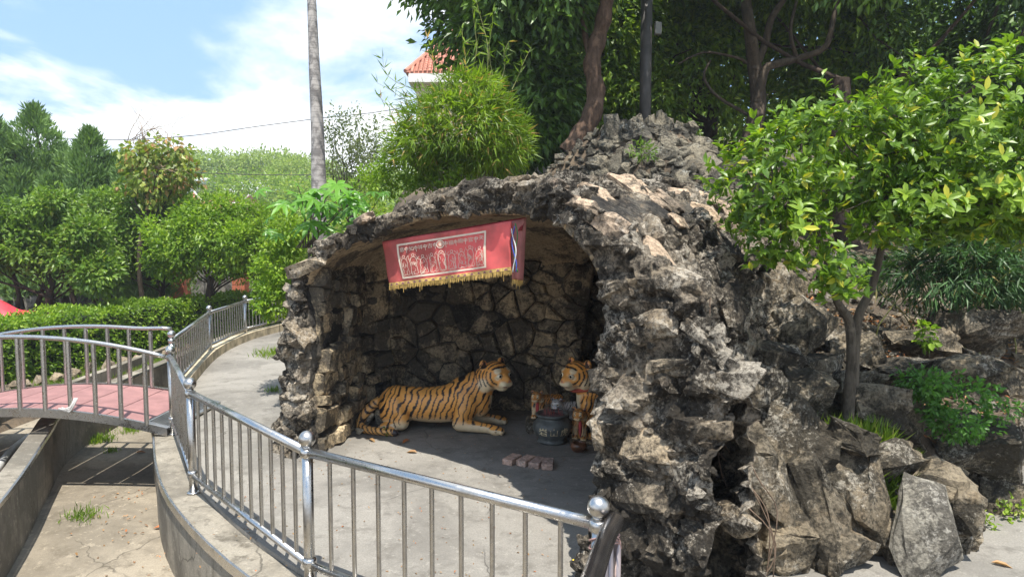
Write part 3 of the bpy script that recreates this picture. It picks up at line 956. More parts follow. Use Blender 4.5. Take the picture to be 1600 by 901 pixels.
def ashlar(x0, y0, x1, y1, out, r):
    w, h = x1 - x0, y1 - y0
    if (w > .46) or (h > .30) or (w * h > .05 and r.random() < .62) or (w > 2.4 * h and w > .25):
        if w > h * 1.25 and w > .24:
            m = x0 + w * r.uniform(.36, .64); ashlar(x0, y0, m, y1, out, r); ashlar(m, y0, x1, y1, out, r); return
        if h > .22:
            m = y0 + h * r.uniform(.36, .64); ashlar(x0, y0, x1, m, out, r); ashlar(x0, m, x1, y1, out, r); return
    j = lambda: r.uniform(-.034, .034)
    k = r.uniform(-.08, .08)
    out.append([(x0 + j(), y0 + j() + k * .3), (x1 + j(), y0 + j() - k * .3), (x1 + j() + k * .4, y1 + j()), (x0 + j() + k * .4, y1 + j())])
AC = []; ashlar(0, 0, 1.75, 2.02, AC, random.Random(8))
vr = cells(tot - 1.75, 2.02, 0, 112, 17, 1.25, 0)
AC += [[(x + 1.75, y) for x, y in g] for g in vr]
print('cells', len(AC))
SV = []; SF3 = []; SF4 = []; sn = 0
for g in AC:
    cx = sum(v[0] for v in g) / len(g); cy = sum(v[1] for v in g) / len(g)
    gap = 0.965; prd = ri.choice([.02, .035, .05, .07, .10, .13]); tx, ty = ri.uniform(-.5, .5), ri.uniform(-.5, .5)
    V = []; m = len(g)
    # resample: add a midpoint on long sides, jitter it
    gg = []
    for i in range(m):
        a, b = g[i], g[(i + 1) % m]
        gg.append(a)
        if math.hypot(a[0] - b[0], a[1] - b[1]) > 0.13: gg.append(((a[0] + b[0]) / 2 + ri.uniform(-.022, .022), (a[1] + b[1]) / 2 + ri.uniform(-.022, .022)))
    m = len(gg)
    for sc, dd in ((gap, -0.07), (gap * 0.97, 0.6 * prd), (gap * 0.80, prd)):
        for x, y in gg:
            u, w = (x - cx) * sc, (y - cy) * sc
            P, t = along(wallline, min(max(cx + u, 0.0), tot))
            nn = Vector((t.y, -t.x, 0))
            e = dd + ((tx * u + ty * w) * 0.35 + ri.uniform(-.006, .006) if dd > 0 else 0)
            V.append(tuple(P + nn * e + Vector((0, 0, cy + w))))
    P, t = along(wallline, cx); V.append(tuple(P + Vector((t.y, -t.x, 0)) * prd * ri.uniform(.9, 1.15) + Vector((0, 0, cy))))
    F4 = [(k * m + i, k * m + (i + 1) % m, (k + 1) * m + (i + 1) % m, (k + 1) * m + i) for k in (0, 1) for i in range(m)]
    F3 = [(2 * m + i, 2 * m + (i + 1) % m, 3 * m) for i in range(m)]
    V = np.array(V); org = V.mean(0)
    if cnt >= 138:
        SV.append(V); SF3.append(np.array(F3) + sn); SF4.append(np.array(F4) + sn); sn += len(V); continue
    mb = MB(); mb.addm(V - org, F3, F4)
    o = mb.build('stone', M_rock_in, grotto, False, tuple(org)); put(o, grotto); cnt += 1
if SV:
    mb = MB(); mb.addm(np.concatenate(SV), np.concatenate(SF3), np.concatenate(SF4)); o = mb.build('back_stones', M_rock_in, grotto); put(o, grotto); o['kind'] = 'stuff'
print('inner stones', cnt, len(AC))
# ------------------------------------------------------------------ stones on the slope
slope = empty('rock_slope', (3.0, 5.2, 0), 0, 'steep bank of loose and set grey boulders rising on the right of the grotto', 'rock bank')
rk_hill = rocks(M_rock_hill, 'hill', 10, sub_=4, rough=0.085, blocky=0.95)
M_slab = m_weathered('pale_slab', (0.28, 0.26, 0.215), (0.08, 0.072, 0.06), (0.46, 0.43, 0.37), 0.42, 0.3, 0.02, 0.1, 0.7, 0.05)
rk_slab = rocks(M_slab, 'slab', 4, sub_=4, rough=0.035, blocky=1.0)
def px_rock(px, py, wp, hp, Y, dep, roll=0.0, tilt=0.0, yaw=0.0, rk=None, i=None):
    c = AT(px, py, Y); s = Y / FOC * 1.05
    R = Matrix.Rotation(yaw, 4, 'Z') @ Matrix.Rotation(tilt, 4, 'X') @ Matrix.Rotation(roll, 4, 'Y')
    rk = rk or rk_hill
    o = link('rock', rk[(i if i is not None else rnd.randrange(99)) % len(rk)], None, slope)
    o.matrix_basis = Matrix.Translation(c + Vector((0, dep * .35, 0))) @ R @ Matrix.Diagonal((wp * s * 1.12, dep, hp * s * 1.12, 1))
    return put(o, slope)
# x, y, width, height in the photograph, distance, thickness, roll, lean
for i, a in enumerate([
    (1180, 650, 125, 160, 5.15, .8, .1, -.25, .1), (1160, 800, 95, 210, 4.75, .6, -.08, -.25, 0),
    (1235, 690, 110, 150, 5.1, .7, -.3, -.35, .2), (1285, 820, 100, 180, 4.72, .6, -.22, -.35, .15),
    (1240, 860, 90, 110, 4.6, .5, -.1, -.1, .1), (1375, 800, 95, 190, 4.78, .55, -.28, -.3, 0),
    (1300, 735, 110, 80, 5.0, .6, .2, -.4, .2), (1480, 770, 130, 110, 5.05, .7, .25, -.1, -.25),
    (1500, 850, 90, 90, 4.95, .5, .1, 0, -.2), (1550, 705, 120, 90, 5.7, .7, .1, -.2, -.5),
    (1330, 875, 80, 90, 4.62, .4, .1, -.1, 0), (1400, 735, 110, 60, 5.0, .6, -.1, -.5, 0),
    (1200, 460, 110, 90, 6.6, .7, -.3, -.3, .3), (1250, 520, 120, 80, 6.3, .7, -.4, -.3, .2),
    (1210, 575, 110, 90, 5.8, .6, .2, -.3, .2), (1290, 590, 110, 70, 6.1, .7, .1, -.4, .2),
    (1420, 660, 150, 70, 5.6, .7, .15, -.5, .1), (1500, 590, 140, 60, 6.3, .8, -.1, -.3, 0),
    (1570, 600, 120, 70, 6.3, .8, .1, -.3, -.2), (1400, 590, 110, 50, 6.4, .7, .1, -.4, .3),
    (1560, 520, 120, 60, 7.3, .8, .05, -.3, 0), (1460, 540, 110, 50, 7.0, .7, .2, -.2, 0),
    (1345, 545, 80, 60, 6.6, .5, .3, -.2, 0), (1580, 790, 90, 70, 5.7, .5, .3, 0, 0), (1140, 560, 90, 110, 5.5, .6, -.1, -.1, 0), (1150, 450, 80, 110, 6.0, .6, .1, -.2, 0),
    (1100, 700, 70, 130, 4.9, .5, 0, -.2, 0), (1125, 820, 70, 150, 4.55, .5, .05, -.15, 0), (1135, 700, 70, 120, 4.85, .5, .05, -.15, 0), (1195, 880, 70, 90, 4.6, .4, -.1, -.1, 0), (1150, 640, 80, 120, 4.9, .5, .1, -.2, .1), (1142, 770, 70, 190, 4.66, .4, .05, -.12, .3), (1128, 880, 60, 90, 4.5, .35, .1, -.1, .4), (1168, 870, 60, 110, 4.62, .35, -.1, -.1, 0), (1185, 745, 75, 150, 4.72, .45, -.2, -.25, 0), (1225, 790, 70, 170, 4.66, .45, -.25, -.3, 0), (1420, 860, 60, 80, 4.75, .4, -.2, -.1, 0), (1515, 800, 70, 110, 4.85, .5, .15, -.1, -.2), (1340, 700, 90, 60, 4.95, .5, .1, -.4, 0), (1260, 620, 90, 80, 5.5, .5, .2, -.3, .1), (1350, 610, 80, 50, 6.0, .5, -.1, -.3, 0), (1135, 330, 90, 60, 7.0, .7, .2, -.4, 0), (1205, 390, 100, 80, 7.2, .7, .2, -.4, 0)]):
    px_rock(*a, i=i * 3 + 1)
px_rock(1447, 822, 122, 165, 4.62, .28, -.20, -.32, -.12, rk=rk_slab, i=2)
hx, hy = np.meshgrid(np.arange(1.3, 8.5, .09), np.arange(5.0, 12, .09), indexing='ij')
HP = np.stack([hx.ravel(), hy.ravel(), ground_h(hx, hy).ravel()], 1)
hsd = hill_h(hx, hy)[1].ravel()
pers = HP[:, 1] * 0.045
ok = np.where((hsd > 0.1) & ~((HP[:, 0] < 3.4) & (HP[:, 1] > 9.0)) & (HP[:, 0] < 0.95 * HP[:, 1]))[0]
kp = poisson(HP, ok, 0.30, 185)
for i in kp:
    p = Vector(HP[i]); s = rnd.choice([.2, .26, .32, .42, .5])
    dx_ = gh(p.x + .1, p.y) - gh(p.x - .1, p.y); dy_ = gh(p.x, p.y + .1) - gh(p.x, p.y - .1)
    n = Vector((-dx_ / .2, -dy_ / .2, 1.0)); n.normalize()
    n += Vector((rnd.gauss(0, .3), rnd.gauss(0, .25), 0))
    place_rock(rnd.choice(rk_hill), p - Vector((0, 0, .02)), n, (s * rnd.uniform(.9, 1.5), s, s * rnd.uniform(.45, .8)), rnd.uniform(0, 3.1), (1, 0, 0), slope, 'rock', slope)
hn_ = np.zeros((len(HP), 3)); hn_[:, 2] = 1; hn_[:, 1] = -.4
k2 = poisson(HP, ok, .125, 900)
put(rubble('small_rubble', HP[k2], hn_[k2], .05, .17, M_rock_hill, slope, 6, .35), slope)
mound = empty('stone_mound', (1.95, 10.5, gh(1.95, 9.2)), 0, 'heaped mound of pale weathered stones with upright ones on top, behind the grotto roof', 'stone mound')
M_rock_m = m_weathered('rock_mound', (0.19, 0.175, 0.14), (0.045, 0.042, 0.035), (0.46, 0.46, 0.41), 0.45, 0.2, 0.25, 0.6, 1.0, 0.3)
rk_m = rocks(M_rock_m, 'mound', 10, sub_=2, rough=0.05, blocky=0.6)
mx, my = np.meshgrid(np.arange(0.0, 3.9, .05), np.arange(9.1, 11.6, .05), indexing='ij')
MP = np.stack([mx.ravel(), my.ravel(), ground_h(mx, my).ravel()], 1)
for i in poisson(MP, np.where((MP[:, 0] < 3.8) & (MP[:, 1] < 10.6) & (MP[:, 2] > 2.3))[0], 0.165, 230):
    p = Vector(MP[i]); s = rnd.choice([.16, .2, .26, .34, .42])
    n = Vector((rnd.gauss(0, .3), -1.0 + rnd.gauss(0, .2), 1.0))
    place_rock(rnd.choice(rk_m), p, n, (s * rnd.uniform(1, 1.4), s, s * rnd.uniform(.6, .9)), rnd.uniform(0, 3.1), (1, 0, 0), mound, 'stone', mound)
mi_ = np.where((MP[:, 1] < 11.5) & (MP[:, 2] > 2.3))[0]; k3 = poisson(MP, mi_, .085, 900)
put(rubble('small_rubble', MP[k3], np.tile([0, -.6, .8], (len(k3), 1)), .06, .16, M_rock_m, mound, 8, .35), mound)
for px, hp, wp in ((958, 44, 30), (992, 52, 28), (1012, 40, 20), (1030, 50, 22), (1043, 44, 26), (1062, 26, 22), (975, 30, 20), (1078, 22, 24)):
    c = AT(px, 203, 10.6); s = 10.6 / FOC
    o = link('stone', rnd.choice(rk_m), None, mound)
    o.matrix_basis = Matrix.Translation(c) @ Matrix.Rotation(rnd.gauss(0, .12), 4, 'Y') @ Matrix.Diagonal((wp * s * 1.1, .25, hp * s * 1.25, 1)); put(o, mound)

# ------------------------------------------------------------------ foliage tools
def unit(v): return v / (np.linalg.norm(v, axis=-1, keepdims=True) + 1e-9)
def rvec(n, r=RS): return unit(r.normal(size=(n, 3)))
def leaf_geo(P, D, N, L, W, kind='diamond', fold=0.18, curl=0.1):
    n = len(P); D = unit(D); S = unit(np.cross(D, N)); N = np.cross(S, D)
    L = np.broadcast_to(L, n)[:, None]; W = np.broadcast_to(W, n)[:, None]
    rn = RS.rand(n)
    if kind == 'diamond':
        V = np.stack([P, P + D * L * .45 + S * W * .5 + N * W * fold, P + D * L - N * L * curl, P + D * L * .45 - S * W * .5 + N * W * fold], 1)
        F = np.array([[0, 1, 2], [0, 2, 3]])
    elif kind == 'ovate':
        V = np.stack([P, P + D * L * .28 + S * W * .42 + N * W * fold, P + D * L * .66 + S * W * .44 + N * (W * fold - L * curl * .4), P + D * L - N * L * curl,
                      P + D * L * .66 - S * W * .44 + N * (W * fold - L * curl * .4), P + D * L * .28 - S * W * .42 + N * W * fold, P + D * L * .5 - N * L * curl * .2], 1)
        F = np.array([[0, 1, 6], [1, 2, 6], [2, 3, 6], [3, 4, 6], [4, 5, 6], [5, 0, 6]])
    else:   # lance
        V = np.stack([P, P + D * L * .3 + S * W * .5, P + D * L - N * L * curl, P + D * L * .3 - S * W * .5], 1)
        F = np.array([[0, 1, 2], [0, 2, 3]])
    k = V.shape[1]
    FF = (F[None] + (np.arange(n) * k)[:, None, None]).reshape(-1, 3)
    return V.reshape(-1, 3), FF, np.repeat(rn, k)
def leaf_obj(name, parts, mat, parent=None, smooth=False):
    V = []; F = []; R = []; n = 0
    for v, f, r in parts:
        V.append(v); F.append(f + n); R.append(r); n += len(v)
    V = np.concatenate(V); F = np.concatenate(F); R = np.concatenate(R)
    me = mesh_from(name, V, F, smooth)
    at = me.attributes.new('rnd', 'FLOAT', 'POINT'); at.data.foreach_set('value', R.astype(np.float32))
    return link(name, me, mat, parent)
def crown_pts(ells, n, shell=0.55, thr=-0.25, nf=1.3, seed=0):
    """cluster centres spread through ellipsoids [(c, r)], with gaps from noise"""
    vol = np.array([abs(r[0] * r[1] * r[2]) ** 0.67 for c, r in ells]); vol /= vol.sum()
    out = []; od = []
    k = RS.choice(len(ells), int(n * 2.2), p=vol)
    d = rvec(len(k)); rad = (shell ** 3 + (1 - shell ** 3) * RS.rand(len(k))) ** (1 / 3)
    C = np.array([tuple(ells[i][0]) for i in range(len(ells))])[k]; R = np.array([tuple(ells[i][1]) for i in range(len(ells))])[k]
    P = C + d * R * rad[:, None] * (1 + 0.24 * vnoise(d * 1.0, 2.6, seed + 5))[:, None]
    keep = vnoise(P, nf, seed) + 0.3 * vnoise(P, nf * 3, seed + 1) > thr
    P = P[keep][:n]; O = unit((P - C[keep][:n]) / R[keep][:n])
    return P, O
def clusters(P, O, per, rc, L, W, kind='diamond', up=0.5, droop=0.2, jit=0.7, flat=0.6, **k):
    n = len(P)
    off = rvec(n * per) * (RS.rand(n * per) ** 0.5)[:, None] * rc
    B = np.repeat(P, per, 0) + off
    D = unit(off / rc * 0.8 + np.repeat(O, per, 0) * 0.6 + rvec(n * per) * jit + np.array([0, 0, -droop]))
    N = unit(np.array([0, 0, up]) + rvec(n * per) * flat + 0.4 * np.repeat(O, per, 0))
    sz = RS.uniform(.7, 1.25, n * per)
    return leaf_geo(B, D, N, L * sz, W * sz, kind, **k)
def limb(mb, a, b, r0, r1, wig=0.12, n=7, seg=7, sag=0.0):
    a = Vector(a); b = Vector(b); L = (b - a).length
    pts = []
    o = RS.normal(size=3) * wig * L
    o2 = RS.normal(size=3) * wig * L * .6
    for i in range(n):
        t = i / (n - 1)
        p = a.lerp(b, t) + Vector(o) * math.sin(math.pi * t) + Vector(o2) * math.sin(2 * math.pi * t)
        p.z -= sag * L * math.sin(math.pi * t)
        pts.append(p)
    mb.tube(pts, [r0 + (r1 - r0) * (i / (n - 1)) for i in range(n)], seg, False)
    return pts
def m_bark(name, c, bs=0.8):
    t = NT(name); p = t.pos()
    mp = t.n('ShaderNodeMapping'); mp.inputs['Scale'].default_value = (1, 1, 0.35); t.l(p, mp.inputs[0])
    a = t.noise(mp.outputs[0], 18, 8, 0.7, 0.4)
    col = t.mix(t.mr(a, .35, .65), tuple(v * .5 for v in c), c)
    col = t.mix(t.mr(t.noise(p, 4, 6, .7), .55, .65, 0, .6), col, tuple(min(1, v * 1.7) for v in c))
    return t.done(col, .93, 0, t.bump(a, bs, .03), .2)
M_bark = m_bark('bark_brown', (0.10, 0.078, 0.058))
M_bark_d = m_bark('bark_dark', (0.075, 0.055, 0.042))
M_bark_g = m_bark('bark_grey', (0.13, 0.11, 0.085))
L_ficus = m_leaf('leaf_ficus', (0.085, 0.18, 0.018), (0.23, 0.36, 0.035), (0.48, 0.48, 0.05), 0.05, 0.40, 0.40, 0.5)
L_bamboo = m_leaf('leaf_bamboo', (0.10, 0.19, 0.015), (0.25, 0.37, 0.035), (0.45, 0.30, 0.12), 0.05, 0.45, 0.45)
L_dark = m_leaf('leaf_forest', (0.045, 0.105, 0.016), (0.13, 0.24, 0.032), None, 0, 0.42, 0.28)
L_mid = m_leaf('leaf_mid', (0.10, 0.20, 0.026), (0.22, 0.34, 0.05), (0.22, 0.26, 0.05), 0.04, 0.45, 0.35)
L_hedge = m_leaf('leaf_hedge', (0.12, 0.24, 0.018), (0.28, 0.42, 0.035), (0.3, 0.42, 0.06), 0.1, 0.45, 0.40)
L_light = m_leaf('leaf_light', (0.15, 0.26, 0.03), (0.30, 0.42, 0.055), (0.35, 0.38, 0.10), 0.08, 0.45, 0.45)
L_cyp = m_leaf('leaf_juniper', (0.10, 0.19, 0.062), (0.21, 0.34, 0.10), None, 0, 0.6, 0.25)
L_far = m_leaf('leaf_far', (0.19, 0.29, 0.045), (0.36, 0.46, 0.09), (0.30, 0.36, 0.10), 0.1, 0.7, 0.3)
L_dry = m_leaf('leaf_dry', (0.20, 0.10, 0.045), (0.42, 0.25, 0.12), (0.45, 0.16, 0.06), 0.15, 0.7, 0.1)
def E_(px, py, rx, ry, Y, dep=None):
    c = AT(px, py, Y); s = Y / FOC
    return (c, (rx * s, dep if dep else rx * s, ry * s))
def make_tree(name, label, cat, base, fork, ells, n, per, rc, L, W, mat, bark, r0, kind='diamond', limbs=9, group=None, thr=-0.25, nf=1.3, shell=.5, seed=0, droop=.2, up=.5, limb_r=.3, part='foliage'):
    base = Vector(base); fork = Vector(fork)
    t = empty(name, base, 0, label, cat, group)
    P, O = crown_pts(ells, n, shell, thr, nf, seed)
    g = clusters(P, O, per, rc, L, W, kind, droop=droop, up=up)
    o = leaf_obj(part, [g], mat, t); put(o, t); o['kind'] = 'stuff'
    mb = MB()
    pts = limb(mb, base - Vector((0, 0, .15)), fork, r0, r0 * .75, .05, 8, 9)
    for k in range(limbs):
        q = P[RS.randint(len(P))]; c = Vector(ells[k % len(ells)][0])
        mid = fork.lerp(Vector(q), .5) + Vector((0, 0, -.05))
        limb(mb, pts[-1] - Vector((0, 0, rnd.uniform(0, .3) * (fork - base).length)), Vector(q), r0 * limb_r * rnd.uniform(.6, 1.2), r0 * .06, .10, 8, 6)
    o = mb.build('trunk', bark, t, True); put(o, t)
    return t

# ---- ficus beside the grotto
fb = Vector((2.78, 5.62, 0)); fb.z = gh(fb.x, fb.y) - .05
fic = empty('ficus_tree', fb, 0, 'small ficus tree with glossy bright green oval leaves growing among the boulders', 'tree')
fe = [E_(1190, 285, 90, 95, 5.3, .5), E_(1300, 245, 130, 110, 5.4, .65), E_(1440, 205, 130, 115, 5.3, .65), E_(1560, 175, 130, 110, 5.3, .6), E_(1500, 300, 130, 90, 5.2, .6), E_(1600, 310, 110, 90, 5.2, .6), E_(1230, 370, 80, 60, 5.1, .35), E_(1315, 425, 48, 48, 4.9, .2), E_(1520, 320, 120, 60, 5.2, .5), E_(1700, 240, 130, 130, 5.4, .6), E_(1410, 330, 110, 60, 5.2, .5)]
P, O = crown_pts(fe, 1900, .55, -.55, 2.0, 3)
def rosettes(P, O, per, L, W, lean=.9, kind='ovate'):
    n = len(P)
    A = unit(O + np.array([0, 0, .6]) + rvec(n) * .8)
    T = unit(np.cross(A, rvec(n))); B_ = np.cross(A, T)
    parts = []
    for k in range(per):
        a = 2 * np.pi * k / per * 1.0 + RS.rand(n) * .9
        ln = RS.uniform(.5, 1.3, n)[:, None] * lean
        R = np.cos(a)[:, None] * T + np.sin(a)[:, None] * B_
        D = unit(R * ln + A * .5); N = unit(A - R * .4 * ln + rvec(n) * .15)
        s = RS.uniform(.6, 1.2, n)
        parts.append(leaf_geo(P - A * ((k + RS.rand(n)[:, None]) / per) * L * 1.3, D, unit(N + rvec(n) * .35), L * s, W * s, kind, .16, .22))
    return parts
rp = rosettes(P, O, 8, .084, .037)
V = np.concatenate([r[0] for r in rp]); 
o = leaf_obj('foliage', rp, L_ficus, fic); put(o, fic); o['kind'] = 'stuff'
# the nearest leaves, one object each
lf = []
for k in range(6):
    v, f, r = leaf_geo(np.zeros((1, 3)), np.array([[0, 1., 0]]), np.array([[0, 0, 1.]]), .088, .038 + .002 * (k % 3), 'ovate', .10 + .02 * k, .05 + .04 * k)
    me = mesh_from('leaf', v, f, False); at = me.attributes.new('rnd', 'FLOAT', 'POINT'); at.data.foreach_set('value', np.full(len(v), (.35, .6, .8, .95, .5, 1.0)[k], np.float32)); me.materials.append(L_ficus); lf.append(me)
front = np.argsort(P[:, 1] - .25 * O[:, 2])[:75]
for i in front:
    A = Vector(O[i]) + Vector((0, -.3, .5)); A.normalize()
    for k in range(4):
        d = A.orthogonal(); d.rotate(Matrix.Rotation(k * 1.57 + rnd.random(), 3, A)); d = (d * rnd.uniform(.6, 1.1) + A * .5).normalized()
        x = d.cross(A).normalized(); z = x.cross(d)
        o = link('leaf', lf[rnd.randrange(6)], None, fic)
        s = rnd.uniform(.85, 1.25)
        o.matrix_basis = Matrix.Translation(Vector(P[i]) + Vector((0, -.06, 0))) @ Matrix((x, d, z)).transposed().to_4x4() @ Matrix.Scale(s, 4); put(o, fic)
mb = MB()
f0 = fb + Vector((0, 0, .72))
AX = lambda px, py, Y=5.55: AT(px, py, Y)
st1 = smooth_line([fb - Vector((0, 0, .2)), AX(1325, 640, 5.6), AX(1331, 560, 5.58), AX(1326, 500, 5.55), AX(1308, 470, 5.5), AX(1290, 400, 5.45), AX(1262, 340, 5.4), AX(1230, 300, 5.3)], 4)
mb.tube(st1, list(np.linspace(.055, .014, len(st1))), 9, False)
st2 = smooth_line([AX(1333, 600, 5.58), AX(1340, 500, 5.57), AX(1362, 450, 5.55), AX(1378, 380, 5.5), AX(1385, 300, 5.45), AX(1420, 230, 5.4)], 4)
mb.tube(st2, list(np.linspace(.045, .014, len(st2))), 8, False)
st3 = smooth_line([AX(1378, 380, 5.5), AX(1440, 330, 5.4), AX(1540, 270, 5.3), AX(1640, 230, 5.3)], 4)
mb.tube(st3, list(np.linspace(.025, .01, len(st3))), 7, False)
for k in range(70):
    q = P[RS.randint(len(P))]; src = (st1 + st2 + st3)
    s_ = min(src[12:], key=lambda p: (p - Vector(q)).length + rnd.random() * .3)
    limb(mb, s_, q, .011, .003, .08, 6, 5)
put(mb.build('trunk', M_bark_g, fic, True), fic)

# ---- bamboo clump on the grotto roof side
def bamboo(name, label, ells, n, per, L, W, mat, base, culms, top_px=None, seed=0, thr=-.4):
    t = empty(name, base, 0, label, 'bamboo')
    P, O = crown_pts(ells, n, .45, thr, 1.5, seed)
    D0 = unit(O * .9 + np.array([0, 0, .1]) + rvec(len(P)) * .5)
    parts = []
    for k in range(per):
        D = unit(D0 + rvec(len(P)) * .75 + np.array([0, 0, -.25])); N = unit(np.array([0, 0, 1.]) + rvec(len(P)) * .7)
        s = RS.uniform(.6, 1.3, len(P))
        parts.append(leaf_geo(P + rvec(len(P)) * .05, D, N, L * s, W * s, 'lance', 0, .12))
    mb = MB()
    for k in range(culms):
        q = Vector(P[RS.randint(len(P))]); 
        limb(mb, Vector(base) + Vector((rnd.gauss(0, .25), rnd.gauss(0, .15), -.1)), q, .009, .003, .05, 7, 5)
    if top_px:
        for (a, b, a2, b2, Y) in top_px:
            p0 = AT(a, b, Y); p1 = AT(a2, b2, Y)
            pts = limb(mb, p0, p1, .006, .002, .05, 8, 5)
            for p in pts[2:]:
                m = 3; pp_ = np.array([tuple(p)] * m)
                parts.append(leaf_geo(pp_, unit(rvec(m) + np.array([0, 0, .5])), rvec(m), L * 1.0, W, 'lance', 0, .1))
    o = leaf_obj('foliage', parts, mat, t); put(o, t); o['kind'] = 'stuff'
    o = mb.build('culms', m_plain('bamboo_culm_' + name, (0.25, 0.26, 0.08), .6), t, True); put(o, t); o['kind'] = 'stuff'
    return t
tops = [(760, 130, 745, 5, 9.4), (770, 120, 770, 20, 9.4), (725, 130, 722, 45, 9.4), (800, 140, 830, 75, 9.4), (660, 150, 598, 92, 9.4), (650, 160, 590, 130, 9.3), (690, 130, 668, 60, 9.4), (640, 180, 590, 150, 9.2), (735, 120, 738, 10, 9.4), (785, 120, 795, 65, 9.4)]
bamboo('bamboo_clump', 'bright green bamboo clump with some tan leaves on top behind the grotto roof', [E_(730, 195, 85, 72, 9.4, .8), E_(690, 205, 72, 52, 9.4, .7), E_(775, 220, 58, 62, 9.5, .6), E_(660, 228, 50, 40, 9.3, .5), E_(735, 140, 55, 30, 9.5, .5)], 2300, 5, .155, .021, L_bamboo, (-.55, 10.6, gh(-.55, 10.6)), 60, tops, 2)
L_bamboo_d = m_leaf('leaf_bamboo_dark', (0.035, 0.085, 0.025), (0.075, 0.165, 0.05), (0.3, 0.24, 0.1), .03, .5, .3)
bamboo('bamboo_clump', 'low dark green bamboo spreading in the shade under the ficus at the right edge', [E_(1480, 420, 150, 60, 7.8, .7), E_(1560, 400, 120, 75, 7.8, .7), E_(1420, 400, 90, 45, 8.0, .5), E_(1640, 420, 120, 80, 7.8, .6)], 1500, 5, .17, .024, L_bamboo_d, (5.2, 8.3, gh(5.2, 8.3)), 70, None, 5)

# ---- shrubs near the grotto
def shrub(label, ells, n, per, rc, L, W, mat, base, kind='diamond', name='shrub', r0=.02, thr=-.5, seed=0, up=.6):
    return make_tree(name, label, 'shrub', base, Vector(base) + Vector((0, 0, .15)), ells, n, per, rc, L, W, mat, M_bark, r0, kind, 6, None, thr, 2.0, .35, seed, up=up)
shrub('bright lime small-leaved bush between the bamboo and the palmate leaved plant', [E_(640, 262, 55, 38, 9.6, .5), E_(690, 262, 60, 35, 9.4, .5), E_(600, 285, 45, 30, 9.3, .4)], 600, 9, .07, .06, .028, L_hedge, (-1.4, 9.9, gh(-1.4, 10.0)))
shrub('light green bush filling the gap left of the grotto wall beside the path', [E_(432, 420, 32, 55, 10.3, .5), E_(452, 370, 30, 40, 10.3, .4), E_(428, 470, 24, 30, 10.1, .4)], 500, 9, .07, .07, .034, L_hedge, (-3.25, 10.9, 0))
shrub('drooping mid green leafy shrub growing from the rocks at the right', [E_(1490, 625, 60, 38, 5.75, .3), E_(1440, 600, 35, 25, 5.75, .2), E_(1500, 660, 50, 28, 5.7, .25), E_(1545, 640, 40, 22, 5.7, .2)], 230, 8, .05, .05, .026, m_leaf('leaf_fresh', (0.07, 0.19, 0.03), (0.14, 0.32, 0.06), None, 0, .4, .4), (3.75, 5.9, gh(3.75, 5.9)), 'ovate', seed=4)
shrub('small pale green sprout with round leaves standing alone among the stones', [E_(1448, 525, 14, 26, 6.9, .08)], 18, 5, .03, .07, .05, L_hedge, tuple(AT(1448, 565, 6.9)), 'ovate', r0=.008, seed=6)
shrub('low creeping green weed at the foot of the rocks by the lower right corner', [E_(1540, 830, 22, 30, 5.4, .1), E_(1585, 800, 25, 20, 5.6, .1), E_(1530, 870, 20, 18, 5.1, .1)], 50, 5, .035, .045, .03, L_light, tuple(AT(1540, 860, 5.35)), 'ovate', r0=.008, seed=7)
shrub('sparse little fern plant growing between stones of the mound', [E_(1003, 236, 26, 14, 9.35, .1)], 30, 6, .05, .08, .02, L_mid, tuple(AT(1003, 246, 9.4)), r0=.008, seed=8)
# palmate-leaved plant
pt = empty('palmate_plant', (-3.0, 8.9, 0), 0, 'tall plant with big hand shaped bright leaves leaning over the left of the grotto roof', 'plant')
mb = MB(); leaves_ = []
pl_me = []
for k in range(4):
    P0 = []; 
    nn_ = 7
    D = np.array([[math.sin(a), math.cos(a), -.18 + .03 * k] for a in np.linspace(-2.3, 2.3, nn_)])
    N = np.array([[0, 0, 1.]] * nn_)
    v, f, r = leaf_geo(np.zeros((nn_, 3)), D, N, np.array([.14, .19, .23, .25, .23, .19, .14]), .062, 'ovate', .1, .18)
    me = mesh_from('leaf', v, f, False); at = me.attributes.new('rnd', 'FLOAT', 'POINT'); at.data.foreach_set('value', (r * .3 + .2 * k + .1).astype(np.float32)); me.materials.append(m_leaf('leaf_palmate', (0.09, 0.24, 0.03), (0.17, 0.38, 0.05), None, 0, .35, .45) if k == 0 else pl_me[0].materials[0]); pl_me.append(me)
for k in range(46):
    c = AT(rnd.choice([430, 465, 500, 540, 575, 520, 480]) + rnd.gauss(0, 16), rnd.choice([300, 320, 340, 360, 310]) + rnd.gauss(0, 10), rnd.uniform(8.3, 9.0))
    if k % 3 == 0: mb.tube([Vector((-2.6 + rnd.gauss(0, .1), 8.9, 2.2)), c.lerp(Vector((-2.6, 8.9, 2.3)), .4) + Vector((0, 0, .1)), c], [.01, .006, .004], 5, False)
    o = link('leaf', pl_me[k % 4], None, pt)
    s = rnd.uniform(.6, 1.15)
    n = Vector((rnd.gauss(0, .35), -.45 + rnd.gauss(0, .3), 1)).normalized()
    o.matrix_basis = Matrix.Translation(c) @ frame_mat(n, (1, 0, 0), rnd.uniform(-2, 2) + math.pi) @ Matrix.Scale(s, 4); put(o, pt)
mb.tube([(-2.75, 9.2, 0), (-2.7, 9.1, .8), (-2.6, 8.9, 2.25)], [.03, .025, .018], 7)
put(mb.build('stem', M_bark_g, pt, True), pt)

